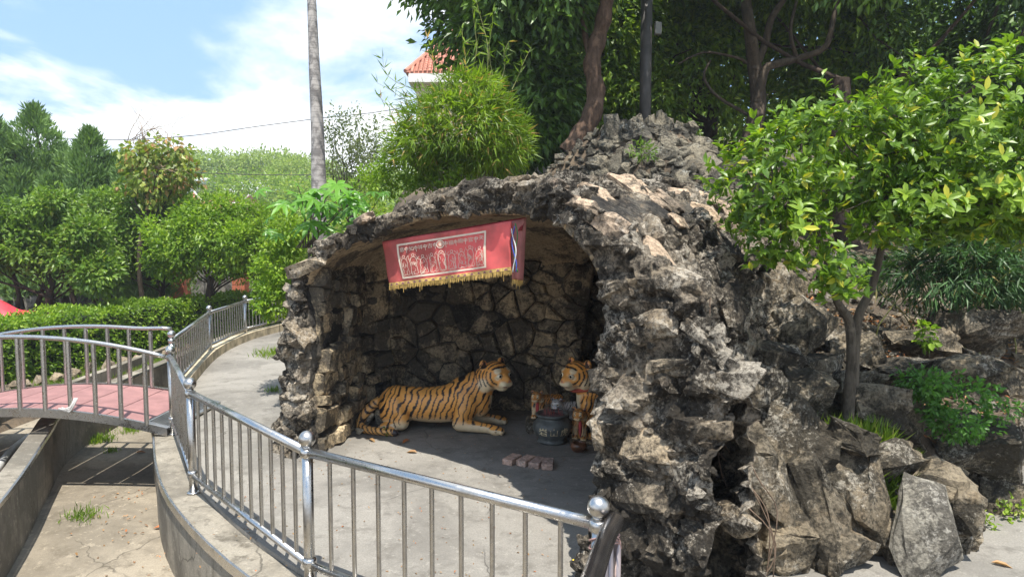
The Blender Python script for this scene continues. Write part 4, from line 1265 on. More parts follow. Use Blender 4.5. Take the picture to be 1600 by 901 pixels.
# ---- forest behind
fl = [('forest_tree', 'tall dark tree with drooping leafy branches standing behind the bamboo clump', (-.2, 12.5), [E_(790, 60, 100, 110, 12.5, 1.3), E_(850, 150, 70, 90, 12.3, 1.0), E_(760, -80, 130, 110, 12.5, 1.5), E_(850, -40, 110, 120, 11.6, 1.4), E_(820, 215, 60, 45, 12.2, .8)]),
      ('forest_tree', 'dense dark tree behind the stone mound left of the dark pole', (2.0, 15.0), [E_(920, 60, 120, 120, 15, 1.8), E_(960, 170, 110, 70, 15, 1.6), E_(940, -80, 150, 110, 14.5, 1.8), E_(880, 200, 60, 50, 14, 1)]),
      ('forest_tree', 'broad leafy tree with sunlit green gaps behind the stone mound', (4.6, 16.0), [E_(1080, 90, 120, 90, 16, 1.8), E_(1100, 190, 110, 60, 15.5, 1.6), E_(1080, -60, 150, 110, 15.5, 2)]),
      ('forest_tree', 'dense dark tree above the ficus crown at top centre right', (7.6, 15.0), [E_(1290, 60, 130, 100, 15.5, 1.8), E_(1320, 170, 110, 70, 15, 1.5), E_(1270, -80, 170, 110, 14, 2)]),
      ('forest_tree', 'dense dark tree filling the top right corner', (9.6, 14.5), [E_(1450, 50, 140, 110, 14.5, 1.8), E_(1560, 90, 120, 120, 14, 1.6), E_(1480, -90, 190, 120, 13.5, 2), E_(1640, 20, 150, 150, 13.5, 1.8), E_(1600, 230, 130, 100, 13, 1.4), E_(1450, 200, 110, 80, 14, 1.4)]),
      ('forest_tree', 'far tree of the dark wood closing the view on the slope top', (5.6, 20), [E_(1180, 120, 220, 120, 21, 2), E_(960, 140, 160, 110, 20, 2), E_(1400, 130, 220, 120, 20, 2), E_(1560, 230, 200, 140, 19, 2)])]
L_dk_lit = m_leaf('leaf_forest_lit', (0.09, 0.18, 0.018), (0.24, 0.37, 0.035), (.3, .4, .06), .08, .45, .4)  # sunlit patches of the wood put into a brighter leaf colour
for k, (nm, lab, b, el) in enumerate(fl):
    bz = gh(*b)
    make_tree(nm, lab, 'tree', (b[0], b[1], bz), (b[0] + rnd.uniform(-.4, .4), b[1], bz + 2.2), el, 2300 if k < 5 else 2600, 11, .30, .17, .075, (L_dark if k in (0, 4) else L_dk_lit), M_bark_d, .16 if k < 5 else .25, 'diamond', 14, 'trees of the dark wood', -.35, .8, .35, k, droop=.6)
# foreground canopy above the frame, throwing the shade on the slope
for k, (lab, b, el) in enumerate([
    ('overhanging dark crown whose leafy lower edge hangs along the top of the picture', (6.2, 12.6), [(Vector((3.2, 11.0, 7.3)), (2.6, 2.0, 1.0)), (Vector((6.0, 10.2, 6.9)), (2.4, 1.8, .9)), (Vector((.8, 11.2, 7.6)), (2.0, 1.8, .9)), (Vector((8.4, 10.0, 7.0)), (2.4, 2.0, 1.2))]),
    ]):
    make_tree('forest_tree', lab, 'tree', (b[0], b[1], gh(*b)), (b[0] - .3, b[1], gh(*b) + 3.0), el, 750, 10, .32, .17, .075, L_dark, M_bark_d, .2, 'diamond', 3, 'trees of the dark wood', -.3, .8, .3, 20 + k, droop=.5)
# named trunks that show
tt = empty('crooked_tree', AT(893, 232, 11.0), 0, 'crooked reddish brown trunk rising left of the stone mound into dark leaves', 'tree')
mb = MB(); pts = smooth_line([AT(x, y, 11.0 + d) for x, y, d in ((888, 240, 0), (905, 215, 0), (925, 180, .05), (931, 140, .1), (925, 100, .1), (935, 60, .1), (945, 20, 0), (952, -40, 0), (960, -160, 0))], 4)
mb.tube(pts, list(np.linspace(.17, .10, len(pts)) + .015 * np.sin(np.arange(len(pts)) * 1.7)), 12, False)
mb.tube([AT(927, 110, 11.1), AT(915, 60, 11.2), AT(908, 10, 11.3), AT(900, -60, 11.3)], [.06, .05, .04, .03], 8, False)
put(mb.build('trunk', m_bark('bark_red', (.14, .09, .062), 1.0), tt, True), tt)
P, O = crown_pts([E_(955, -190, 120, 60, 11, 1.2)], 300, .3); o = leaf_obj('crown', [clusters(P, O, 10, .3, .17, .07)], L_dark, tt); put(o, tt); o['kind'] = 'stuff'
tt = empty('gnarled_tree', AT(1180, 215, 13), 0, 'gnarled tree with thick forking crooked limbs above the ficus', 'tree')
mb = MB()
for pl_, r0, r1 in (([(1165, 240), (1180, 190), (1185, 150), (1178, 100), (1172, 50), (1165, 0), (1160, -60)], .26, .12), ([(1184, 160), (1195, 110), (1215, 100), (1245, 92), (1288, 75), (1300, 40), (1310, -10)], .14, .06), ([(1178, 110), (1195, 70), (1205, 30), (1230, -10), (1250, -60)], .12, .07), ([(1170, 100), (1150, 90), (1100, 82), (1060, 100)], .05, .02), ([(1170, 180), (1120, 150), (1100, 120), (1110, 95)], .05, .03), ([(1245, 92), (1235, 50), (1245, 0)], .06, .04)):
    r0 *= .66; r1 *= .66; pts = smooth_line([AT(x, y, 13 + rnd.uniform(-.15, .15)) for x, y in pl_], 4)
    mb.tube(pts, list(np.linspace(r0, r1, len(pts))), 10, False)
put(mb.build('trunk', M_bark, tt, True), tt)
P, O = crown_pts([E_(1200, -130, 150, 60, 13, 1.4)], 400, .3); o = leaf_obj('crown', [clusters(P, O, 10, .3, .17, .07)], L_dark, tt); put(o, tt); o['kind'] = 'stuff'
pole = empty('lamp_pole', AT(1010, 185, 12), 0, 'straight dark pole with a small box near its top rising behind the stone mound', 'pole')
b0 = AT(1008, 185, 12); t0 = AT(1010, -60, 12)
put(MB().tube([(b0.x, 12, b0.z - 1.2), (b0.x, 12, t0.z)], .10, 16).build('shaft', m_plain('pole_dark', (.07, .065, .06), .6), pole, True), pole)
q = AT(1028, 45, 11.9); put(MB().box(q, (.11, .10, .20), bev=.01).build('box', m_plain('grey_box', (.2, .2, .19), .6), pole), pole)
# ------------------------------------------------------------------ palm, hedge, left background
pm = empty('palm_trunk', (AT(498, 400, 15).x, 15, -.3), 0, 'tall slender bare grey palm trunk rising past the top of the picture', 'palm tree')
mb = MB(); pts = []; rad = []
for k in range(160):
    y = 420 - k * (600 / 159)
    x = np.interp(y, [-180, 0, 100, 200, 280, 420], [483, 487, 491, 496, 498, 500])
    c = AT(x, y, 15); pts.append(c); rad.append(np.interp(y, [-180, 0, 150, 280], [.080, .092, .125, .155]) * (1.0 + .02 * (k % 2)))
mb.tube(pts, rad, 18, False)
tpm = NT('palm_bark'); p_ = tpm.pos()
sx_ = tpm.n('ShaderNodeSeparateXYZ'); tpm.l(p_, sx_.inputs[0])
w_ = tpm.math('FRACT', tpm.math('MULTIPLY', sx_.outputs[2], 9.0))
c_ = tpm.mix(tpm.mr(tpm.noise(p_, 3.5, 7, .7, .5), .42, .6), (.46, .43, .40), (.20, .185, .175))
c_ = tpm.mix(tpm.mr(w_, 0, .16, .6, 0), c_, (.09, .08, .07))
tpm.done(c_, .9, 0, tpm.bump(tpm.noise(p_, 30, 5), .4, .01), .2)
put(mb.build('trunk', tpm.m, pm, True), pm)
# palm fronds above the frame
mbf = []
tp = pts[-1]
for k in range(14):
    a = k * 2 * math.pi / 14; L = 2.3
    sp_ = [tp + Vector((math.cos(a) * L * t, math.sin(a) * L * t, 0.9 * math.sin(t * 2.4))) for t in np.linspace(0.05, 1, 16)]
    S = np.array([tuple(p) for p in sp_]); T = unit(np.gradient(S, axis=0)); side = np.cross(T, [0, 0, 1.])
    for sg in (-1, 1):
        mbf.append(leaf_geo(S, unit(side * sg + T * .5 + np.array([0, 0, -.4])), np.tile([0, 0, 1.], (16, 1)), .55, .05, 'lance', 0, .2))
o = leaf_obj('fronds', mbf, L_mid, pm); put(o, pm); o['kind'] = 'stuff'

hedge = empty('hedge', (-9.4, 13, -.42), 0, 'long clipped bright green hedge running behind the footbridge and railing', 'hedge')
hl = smooth_line([Vector((-9.3, 6.5, 0)), Vector((-9.9, 9.5, 0)), Vector((-9.9, 12.5, 0)), Vector((-9.3, 15.5, 0)), Vector((-8.4, 18.0, 0)), Vector((-7.0, 19.6, 0)), Vector((-4.8, 20.6, 0))], 14)
hp = []; ho = []
for i in range(len(hl) - 1):
    t = (hl[i + 1] - hl[i]); L = t.length; t.normalize(); s = Vector((t.y, -t.x, 0))
    zb = -.42 if hl[i].y < 18.5 else -.2
    zt = 0.80 if hl[i].y < 17 else .78
    for k in range(int(300 * L)):
        a = rnd.random(); c = hl[i] + t * (a * L)
        u = rnd.random()
        b = .10 * math.sin(c.y * 3.1) + .06 * math.sin(c.y * 7)
        if u < .42: p = c + s * rnd.uniform(-.7, .6) + Vector((0, 0, zt + b * .5 - rnd.random() * .12)); n = Vector((0, 0, 1))
        else: p = c + s * (.62 + b * .6 - rnd.random() * .12) + Vector((0, 0, rnd.uniform(zb, zt))); n = s
        hp.append(tuple(p)); ho.append(tuple(n))
hp = np.array(hp); ho = np.array(ho)
hg_ = clusters(hp, ho, 7, .08, .085, .045, 'diamond', up=.3, jit=.6)
o = leaf_obj('foliage', [hg_], L_hedge, hedge); put(o, hedge); o['kind'] = 'stuff'
core = MB(); 
strip(core, offset_line(hl, -.44), offset_line(hl, .5), -.42, .66)
cm = fix_normals(core.mesh('core')); o = link('branch_core', cm, m_plain('hedge_core', (.02, .035, .012), .95), hedge); put(o, hedge)
# stones edging the hedge bed
edg = empty('stone_edging', (-8.7, 12, -.42), 0, 'row of rounded brown stones edging the hedge bed beyond the gutter', 'stone edging')
el_ = offset_line(hl, -0.98)
M_rock_e = m_weathered('rock_edge', (0.27, 0.22, 0.16), (.07, .06, .05), (.42, .38, .3), .3, .2, .2, .4, .7, .3)
rk_e = rocks(M_rock_e, 'edge', 6, sub_=1, rough=.05, blocky=.4)
s = 0
for i in range(4, 78):
    if i % 2: continue
    c = el_[min(i, len(el_) - 1)]
    place_rock(rnd.choice(rk_e), Vector((c.x, c.y, -.34)), (rnd.gauss(0, .1), rnd.gauss(0, .1), 1), (rnd.uniform(.3, .48), .28, rnd.uniform(.25, .4)), rnd.gauss(1.3, .3), (1, 0, 0), edg, 'stone', edg)
# grass strip
def grass(name, label, region, n, L, mat, W=.006, parent=None):
    P = np.array([region() for _ in range(n)])
    D = unit(rvec(n) * .55 + np.array([0, 0, 1.])); N = unit(rvec(n) + np.array([0, -.5, 0]))
    g = leaf_geo(P, D, N, L * RS.uniform(.5, 1.3, n), W, 'lance', 0, .35)
    o = leaf_obj(name, [g], mat); tag(o, label, 'grass', None, 'stuff'); return o
def rgrass():
    i = rnd.randrange(len(hl)); c = offset_line(hl, -1.2)[i] if False else el_[i]
    return (c.x + rnd.uniform(-.3, .9), c.y + rnd.uniform(-.2, .2), -.42)
grass('grass', 'grass on the narrow verge between the gutter and the hedge stones', rgrass, 9000, .10, L_hedge, .010)

GB = -.25
# junipers
for k, (px, top, w, Y, lab) in enumerate([
    (66, 168, 66, 22, 'tallest dark green juniper with pointed top at the left'),
    (12, 200, 60, 22.5, 'juniper at the extreme left edge of the picture'),
    (34, 222, 40, 21.5, 'low dark juniper spire between the tallest one and the picture edge'),
    (102, 232, 46, 23, 'short juniper spire tucked close behind the tallest one'),
    (150, 206, 52, 21.5, 'slim juniper with narrow pointed top beside the reddish leaved tree'),
    (182, 248, 44, 22, 'low juniper shoulder between the slim spire and the reddish leaved tree'),
    (205, 285, 56, 21, 'rounded juniper bulging low in front of the reddish leaved tree')]):
    base = AT(px, 450, Y); base.z = GB
    zt = AT(px, top, Y).z; s = Y / FOC; H = zt - GB; w *= 1.3
    P = []; O = []
    spires = [(0, 0, 1.0, 1.0)] + [(w * s * rnd.uniform(-.75, .75), w * s * rnd.uniform(-.6, .3), rnd.uniform(.62, .93), rnd.uniform(.35, .6)) for _ in range(6)]
    for j in range(1900):
        ox, oy, hk_, wk_ = spires[0] if rnd.random() < .3 else rnd.choice(spires)
        h = rnd.random() ** .8; Hs = H * hk_
        r = w * s * 1.0 * wk_ * (1 - h) ** .65 * (.6 + .45 * rnd.random()) * (1 + .3 * math.sin(h * 17 + ox * 9))
        a = rnd.uniform(0, 6.283)
        P.append((base.x + ox + r * math.cos(a), base.y + oy + r * math.sin(a), GB + .8 + (Hs - .8) * h)); O.append((math.cos(a), math.sin(a), .9))
    P = np.array(P); O = unit(np.array(O))
    keep = vnoise(P, 1.1, k) > -.5
    t = empty('juniper_tree', base, 0, lab, 'tree')
    o = leaf_obj('foliage', [clusters(P[keep], O[keep], 13, .20, .19, .05, 'lance', up=.2, droop=-.6, jit=.5)], L_cyp, t); put(o, t); o['kind'] = 'stuff'
    mb = MB(); limb(mb, base, (base.x, base.y, zt - .5), .13, .03, .02, 8, 8)
    for j in range(12): limb(mb, (base.x, base.y, GB + rnd.uniform(.5, H * .6)), tuple(P[rnd.randrange(len(P))]), .04, .01, .08)
    put(mb.build('trunk', M_bark, t, True), t)
# broadleaf garden trees
for k, (lab, bpx, Y, el, mt, n, L) in enumerate([
    ('low spreading garden tree with pale green leaf tips at far left', 75, 16, [E_(45, 375, 75, 45, 16, 1.0), E_(115, 405, 60, 38, 16, .9), E_(15, 325, 55, 30, 16, .8), E_(85, 320, 38, 22, 16, .6), E_(135, 360, 30, 20, 15.8, .5), E_(150, 425, 35, 30, 15.7, .5), E_(-50, 380, 90, 60, 16, 1)], L_mid, 1500, .13),
    ('rounded leafy garden tree with dark crooked stem left of the right brick pillar', 322, 18, [E_(310, 370, 75, 50, 18, 1.2), E_(370, 390, 65, 42, 18, 1.1), E_(420, 370, 55, 50, 18.5, 1.0), E_(270, 400, 50, 35, 18, .9), E_(340, 330, 60, 25, 18.5, .9)], L_hedge, 1900, .12),
    ('dense mid green garden tree between the junipers and the left brick pillar', 245, 19.5, [E_(225, 340, 40, 55, 19.5, 1.0), E_(180, 385, 50, 45, 19, 1.0), E_(260, 330, 45, 35, 19.5, .9), E_(170, 330, 40, 35, 19.5, .8)], L_mid, 1100, .13)]):
    b = AT(bpx, 480, Y); b.z = GB
    make_tree('garden_tree', lab, 'tree', b, AT(bpx + 8, 435, Y), el, n, 12, .19, L, L * .48, mt, M_bark_d, .10, 'diamond', 14, None, -.22, 1.1, .3, 40 + k, droop=.1, up=.7)
# extra dark stems under the left tree
mb = MB()
for x0_, x1_ in ((60, 50), (95, 88), (118, 130), (25, 5)):
    a = AT(x0_, 480, 16); a.z = GB; limb(mb, a, AT(x1_, 400, 16.1), .07, .04, .08, 7, 8)
t = mb.build('tree_stems', M_bark_d, None, True); tag(t, 'cluster of bare dark stems under the low spreading tree at far left', 'tree stems')
# tree with reddish young leaves and bare twigs
b = AT(232, 450, 18.5); b.z = GB
L_red = m_leaf('leaf_reddish', (.15, .24, .035), (.32, .36, .08), (.52, .32, .16), .14, .45, .4)
t = make_tree('young_tree', 'young tree with reddish yellow leaves and bare twigs poking into the sky', 'tree', b, AT(232, 330, 18.5), [E_(225, 245, 45, 26, 18.5, .6), E_(265, 240, 35, 22, 18.5, .5), E_(240, 290, 45, 30, 18.5, .6), E_(285, 275, 30, 18, 18.5, .4)], 190, 9, .18, .17, .11, L_red, M_bark, .07, 'diamond', 16, None, -.4, 1.5, .2, 60, droop=.8, up=.3)
mb = MB(); tw_ = []
for k in range(16):
    a = AT(rnd.uniform(195, 265), 225, 18.5); e = AT(rnd.uniform(185, 300), rnd.uniform(165, 215), 18.5)
    if k < 5: e = AT(205 + k * 4, 166 + 8 * k, 18.5)
    p = limb(mb, a, e, .012, .004, .08, 7, 5)
    for q in p[3:]:
        tw_.append(tuple(q + Vector((rnd.gauss(0, .04), 0, rnd.gauss(0, .04)))))
for k in range(10):
    limb(mb, AT(rnd.uniform(235, 260), rnd.uniform(255, 270), 18.3), AT(rnd.uniform(250, 330), rnd.uniform(245, 290), 18.2), .018, .006, .1, 7, 5)
put(mb.build('bare_twigs', m_bark('twig_tan', (.38, .28, .2)), t, True), t)
# wispy tree behind the palm
b = AT(545, 420, 17); b.z = 0
make_tree('wispy_tree', 'thin wispy tree with tiny pale leaves right beside the tall palm trunk', 'tree', b, AT(545, 300, 17), [E_(560, 215, 50, 45, 17, .8), E_(540, 265, 45, 40, 17, .7), E_(590, 250, 45, 40, 17, .7), E_(530, 200, 30, 28, 17, .4)], 420, 7, .16, .085, .045, m_leaf('leaf_pale', (.16, .21, .10), (.30, .34, .19), None, 0, .6, .4), M_bark_g, .05, 'diamond', 26, None, -.3, 2.0, .1, 61, droop=.2, limb_r=.35)
# bushes round the far end of the path
make_tree('shrub', 'loose green shrub at the far end of the path right of the brick pillars', 'shrub', (AT(432, 470, 21).x, 21, -.2), (AT(432, 450, 21).x, 21, .5), [E_(430, 400, 40, 60, 21, .9), E_(415, 440, 30, 30, 20, .6)], 500, 9, .15, .12, .06, L_light, M_bark, .05, 'diamond', 8, None, -.5, 1.5, .4, 62)

# temple yard wall, brick pillars, roofs
M_brick = m_plain('terracotta', (.52, .16, .09), .7, 0, .15, 4)
M_stonew = m_weathered('yard_wall', (.22, .21, .185), (.07, .066, .06), (.34, .33, .30), .4, .2, .1, .1, .5, .1)
yw = empty('yard_wall', (AT(160, 480, 25).x, 25, GB), 0, 'long low grey stone wall behind the garden trees with a coping', 'wall')
a = AT(-60, 480, 25).x; b_ = AT(460, 480, 25).x
nseg = 11
for k in range(nseg):
    xa = a + (b_ - a) * k / nseg; xb = a + (b_ - a) * (k + 1) / nseg
    put(MB().box(((xa + xb) / 2, 25, GB + .62), (xb - xa - .03, .3, 1.24), bev=.02).build('panel', M_stonew, yw), yw)
    put(MB().box(((xa + xb) / 2, 25, GB + 1.33), (xb - xa - .02, .44, .16), bev=.02).build('coping', M_stonew, yw), yw)
    put(MB().box((xa, 24.9, GB + .8), (.34, .45, 1.6), bev=.02).build('pier', M_stonew, yw), yw)
for k, (px, w, lab) in enumerate(((281, 24, 'left of the two square pillars faced with orange red tiles behind the hedge'), (376, 20, 'right of the two square pillars faced with orange red tiles behind the hedge'))):
    c = AT(px, 445, 21.5); s = 21.5 / FOC
    t = empty('tiled_pillar', (c.x, 21.5, GB), 0, lab, 'pillar', 'tiled pillars')
    put(MB().box((c.x, 21.5, .7), (w * s * .92, w * s * .92, 2.3)).build('core', m_plain('pillar_joint', (.35, .28, .22), .9), t), t)
    me = MB().box((0, 0, 0), (w * s / 3 - .012, .02, .30), bev=.004).mesh('tile')
    me.materials.append(M_brick)
    for i in range(3):
        for j in range(7):
            for face in (0, 1):
                ob = link('tile', me, None, t)
                off = (i - 1) * w * s / 3
                ob.matrix_basis = Matrix.Translation(Vector((c.x + off, 21.5 - w * s * .47, -.2 + j * .32)) if face == 0 else Vector((c.x + w * s * .47, 21.5 + off, -.2 + j * .32))) @ Matrix.Rotation(face * math.pi / 2, 4, 'Z'); put(ob, t)
def roof_house(name, label, x0, x1, y0, y1, zb, zw, rise, wallm, roofm, swallow=0.0, over=.5, ribs=14, cat='building'):
    t = empty(name, ((x0 + x1) / 2, (y0 + y1) / 2, zb), 0, label, cat)
    put(MB().box(((x0 + x1) / 2, (y0 + y1) / 2, (zb + zw) / 2), (x1 - x0, y1 - y0, zw - zb)).build('wall', wallm, t), t)
    ym = (y0 + y1) / 2; n = 13
    xs_ = np.linspace(x0 - over, x1 + over, n)
    lift = [swallow * abs(2 * (x - (x0 + x1) / 2) / (x1 - x0 + 2 * over)) ** 3 for x in xs_]
    mb = MB(); V = []; F = []
    for x, l in zip(xs_, lift):
        V += [(x, y0 - over, zw + l), (x, ym, zw + rise + l * 1.3), (x, y1 + over, zw + l), (x, y0 - over, zw - .12 + l), (x, y1 + over, zw - .12 + l)]
    for i in range(n - 1):
        q = 5 * i
        F += [(q, q + 5, q + 6, q + 1), (q + 1, q + 6, q + 7, q + 2), (q + 3, q, q + 5, q + 8)[:4], (q + 4, q + 9, q + 8, q + 3), (q + 2, q + 7, q + 9, q + 4)]
    mb.addm(V, [(0, 1, 2), (0, 2, 4), (0, 4, 3), (5 * n - 5, 5 * n - 3, 5 * n - 4), (5 * n - 5, 5 * n - 1, 5 * n - 3), (5 * n - 5, 5 * n - 2, 5 * n - 1)], F)
    r = mb.build('roof', roofm, t); fix_normals(r.data); put(r, t)
    rb = MB()
    for k in range(ribs):
        x = x0 - over + (x1 - x0 + 2 * over) * (k + .5) / ribs; l = np.interp(x, xs_, lift)
        rb.tube([(x, y0 - over - .02, zw + l + .02), (x, ym, zw + rise + l * 1.3 + .02)], (x1 - x0) / ribs * .22, 6)
    o = rb.build('tile_rows', roofm, t); put(o, t); o['kind'] = 'stuff'
    rg = MB().tube([(x, ym, zw + rise + l * 1.3 + .05) for x, l in zip(xs_, lift)], .10, 6); put(rg.build('ridge', M_white, t), t)
    return t
M_white = m_plain('white_plaster', (.72, .70, .66), .8, 0, .06, 2)
M_cream = m_plain('cream_plaster', (.66, .58, .44), .85, 0, .08, 2)
M_roof = m_plain('orange_roof', (.50, .21, .14), .75, 0, .15, 4)
c1 = AT(302, 322, 60); c2 = AT(350, 324, 58)
roof_house('temple_hall', 'distant temple hall with orange roof and white upswept gable, left one of the pair', AT(290, 330, 60).x, AT(322, 330, 60).x, 60, 66, 0, AT(300, 331, 60).z, 1.0, M_white, M_roof, .7, .6)
roof_house('temple_hall', 'distant temple hall with orange roof seen right of its white gabled neighbour', AT(328, 330, 57).x, AT(358, 330, 57).x, 57, 63, 0, AT(340, 333, 57).z, .9, M_white, M_roof, .6, .6)
roof_house('flat_house', 'pale building with low grey roof edge just showing above the trees on the hill side', AT(268, 285, 70).x, AT(300, 285, 70).x, 70, 76, 0, AT(280, 284, 70).z, .5, M_white, m_plain('grey_roof', (.6, .62, .65), .6), 0, .5)
# house behind the bamboo: a hip roof corner with red tiles
hs = empty('house', (AT(720, 300, 30).x, 32, 1), 0, 'cream walled house with red tiled roof partly hidden behind the bamboo and dark tree', 'house')
xa = AT(640, 110, 30).x; xb = AT(860, 110, 30).x; zw = AT(640, 124, 30).z
put(MB().box(((xa + .25 + xb) / 2, 34, (zw + 1) / 2 - .1), (xb - xa - .25, 7.5, zw - 1)).build('wall', M_cream, hs), hs)
put(MB().box(((xa + xb) / 2 + .02, 33.9, zw + .02), (xb - xa + .1, 8.2, .36)).build('eave_board', M_white, hs), hs)
apex = AT(770, 10, 34); apy = 34
E0 = Vector((xa - .15, 29.8, zw + .21)); E1 = Vector((xb + .1, 29.8, zw + .21)); E2 = Vector((xb + .1, 38.2, zw + .21)); E3 = Vector((xa - .15, 38.2, zw + .21))
R0 = Vector((AT(735, 30, 34).x, 34, AT(735, 30, 34).z)); R1 = Vector((xb - 1.5, 34, R0.z))
mb = MB(); mb.addm([tuple(v) for v in (E0, E1, E2, E3, R0, R1)], [(0, 4, 3), (1, 2, 5)], [(0, 1, 5, 4), (2, 3, 4, 5), (0, 3, 2, 1)])
o = mb.build('roof', M_roof, hs); fix_normals(o.data); put(o, hs)
rb = MB()
for k in range(34):
    f = (k + .5) / 34; a = E0.lerp(E1, f)
    xr = a.x
    t_ = 1.0
    if xr < R0.x: t_ = (xr - E0.x) / (R0.x - E0.x)
    b = Vector((xr, E0.y + (R0.y - E0.y) * t_, E0.z + (R0.z - E0.z) * t_))
    n = 9
    for j in range(n):
        p = a.lerp(b, j / n); q = a.lerp(b, (j + 1.15) / n)
        rb.tube([p + Vector((0, 0, .07)), q + Vector((0, 0, .02))], .075, 6)
    a3 = E0.lerp(E3, f); t3 = 1 - abs(2 * f - 1); b3 = Vector((E0.x + (R0.x - E0.x) * t3, a3.y, E0.z + (R0.z - E0.z) * t3))
    rb.tube([a3 + Vector((0, 0, .04)), b3 + Vector((0, 0, .04))], .075, 6)
o = rb.build('tile_rows', M_roof, hs, True); put(o, hs); o['kind'] = 'stuff'
put(MB().tube([E0 + Vector((0, 0, .08)), R0 + Vector((0, 0, .1))], .10, 8).build('hip_ridge', M_roof, hs), hs)
# distant telecom stub above the junipers
c = AT(45, 195, 40)
tg = empty('mast', (c.x, 40, 0), 0, 'grey mast top peeking above the tallest juniper', 'mast')
put(MB().box((c.x, 40, 4.5), (.12, .12, 9.0 + (c.z - 8.2))).build('pole', m_plain('mast_grey', (.45, .45, .47), .6), tg), tg)
put(MB().box((c.x + .3, 40, c.z - .6), (.5, .06, .06)).build('bracket', m_plain('mast_grey2', (.45, .45, .47), .6), tg), tg)
# red cloth covered object at far left
mb = MB(); cc = AT(22, 478, 15.2)
P_ = []
for i in range(26):
    for j in range(12):
        u, v = i / 25, j / 11
        x = cc.x - 1.1 + 1.9 * u; y = cc.y - .35 + .7 * v
        z = 1.08 - .55 * u ** 1.6 - .25 * (2 * v - 1) ** 2 + .05 * math.sin(14 * u + 4 * v) + .03 * math.sin(31 * v + 5 * u) 
        P_.append((x, y, z - .02))
jj = np.arange(26 * 12).reshape(26, 12)
mb.add(P_, np.stack([jj[:-1, :-1], jj[1:, :-1], jj[1:, 1:], jj[:-1, 1:]], -1).reshape(-1, 4))
o = mb.build('red_cover', m_plain('red_cloth', (.62, .05, .07), .6, 0, .15, 6, .3), None, True)
md = o.modifiers.new('s', 'SOLIDIFY'); md.thickness = .02
tag(o, 'crumpled bright red cloth cover sloping down behind the hedge at far left', 'cloth cover')
# wires
for (pts_, lab) in (([(80, 217), (200, 218), (300, 212), (400, 198), (500, 185), (610, 172), (760, 140)], 'long sagging black cable crossing behind the palm trunk into the bamboo'), ([(300, 270), (400, 273), (500, 273), (620, 268)], 'straight thin cable strung low in front of the distant hill')):
    mb = MB().tube(smooth_line([AT(x, y, 24) for x, y in pts_], 5), .014, 5)
    tag(mb.build('cable', m_plain('cable_black', (.05, .05, .05), .7), None, True), lab, 'cable')

# far wood on the hill
nf_ = 3600
FX = RS.uniform(-75, 20, nf_); FY = RS.uniform(44, 120, nf_)
FZ = ground_h(FX, FY)
P = np.stack([FX, FY, FZ + RS.uniform(0.0, 1.6, nf_)], 1)
P = np.repeat(P, 5, 0) + rvec(nf_ * 5) * np.array([1.5, 1.5, .9])
O = unit(rvec(len(P)) + np.array([0, -.6, 1.]))
g = clusters(P, O, 8, .6, .36, .22, 'diamond', up=.5, jit=.6)
o = leaf_obj('hill_wood', [g], L_far); tag(o, 'pale green wood covering the distant hillside on the left', 'wood', None, 'stuff')
# mid distance green masses between the yard wall and the hill
def mass(lab, ells, n, mat, L=.3, W=.15, rc=.45, seed=0, per=10):
    P, O = crown_pts(ells, n, .5, -.5, .6, seed)
    o = leaf_obj('thicket', [clusters(P, O, per, rc, L, W, 'diamond', up=.6)], mat)
    tag(o, lab, 'thicket', None, 'stuff'); return o
mass('green thicket behind the yard wall below the temple roofs', [E_(60, 400, 140, 70, 32, 3), E_(240, 395, 120, 50, 34, 3), E_(390, 395, 110, 42, 36, 3), E_(480, 385, 90, 50, 34, 3), E_(560, 370, 80, 60, 32, 3)], 2200, L_light, seed=71)
mass('feathery bamboo ridge on the skyline of the hill', [E_(330, 265, 60, 22, 95, 6), E_(420, 262, 60, 20, 95, 6), E_(480, 275, 60, 22, 90, 6), E_(270, 270, 50, 25, 90, 6)], 1500, L_far, .5, .2, 1.0, 72, 16)
mass('darker woodland patch on the hill under the ridge', [E_(400, 300, 120, 25, 75, 6), E_(520, 310, 90, 30, 70, 5)], 1000, L_light, .45, .22, 1.0, 73)
# ------------------------------------------------------------------ painted tiger statues
def smin(a, b, k):
    h = np.clip(.5 + .5 * (b - a) / k, 0, 1)
    return b * (1 - h) + a * h - k * h * (1 - h)
def sd_cap(P, a, b, ra, rb):
    a = np.array(a, float); b = np.array(b, float); ba = b - a
    h = np.clip(((P - a) @ ba) / ba.dot(ba), 0, 1)
    return np.linalg.norm(P - a - h[..., None] * ba, axis=-1) - (ra + (rb - ra) * h)
def sd_ell(P, c, r, M=None):
    Q = P - np.array(c, float)
    if M is not None: Q = Q @ M
    r = np.array(r, float)
    k0 = np.linalg.norm(Q / r, axis=-1); k1 = np.linalg.norm(Q / r ** 2, axis=-1) + 1e-9
    return k0 * (k0 - 1) / k1
def head_frame(c, f):
    f = np.array(f, float); f /= np.linalg.norm(f)
    s = np.cross(f, [0, 0, 1.]); s /= np.linalg.norm(s); u = np.cross(s, f)
    return np.array(c, float), f, s, u
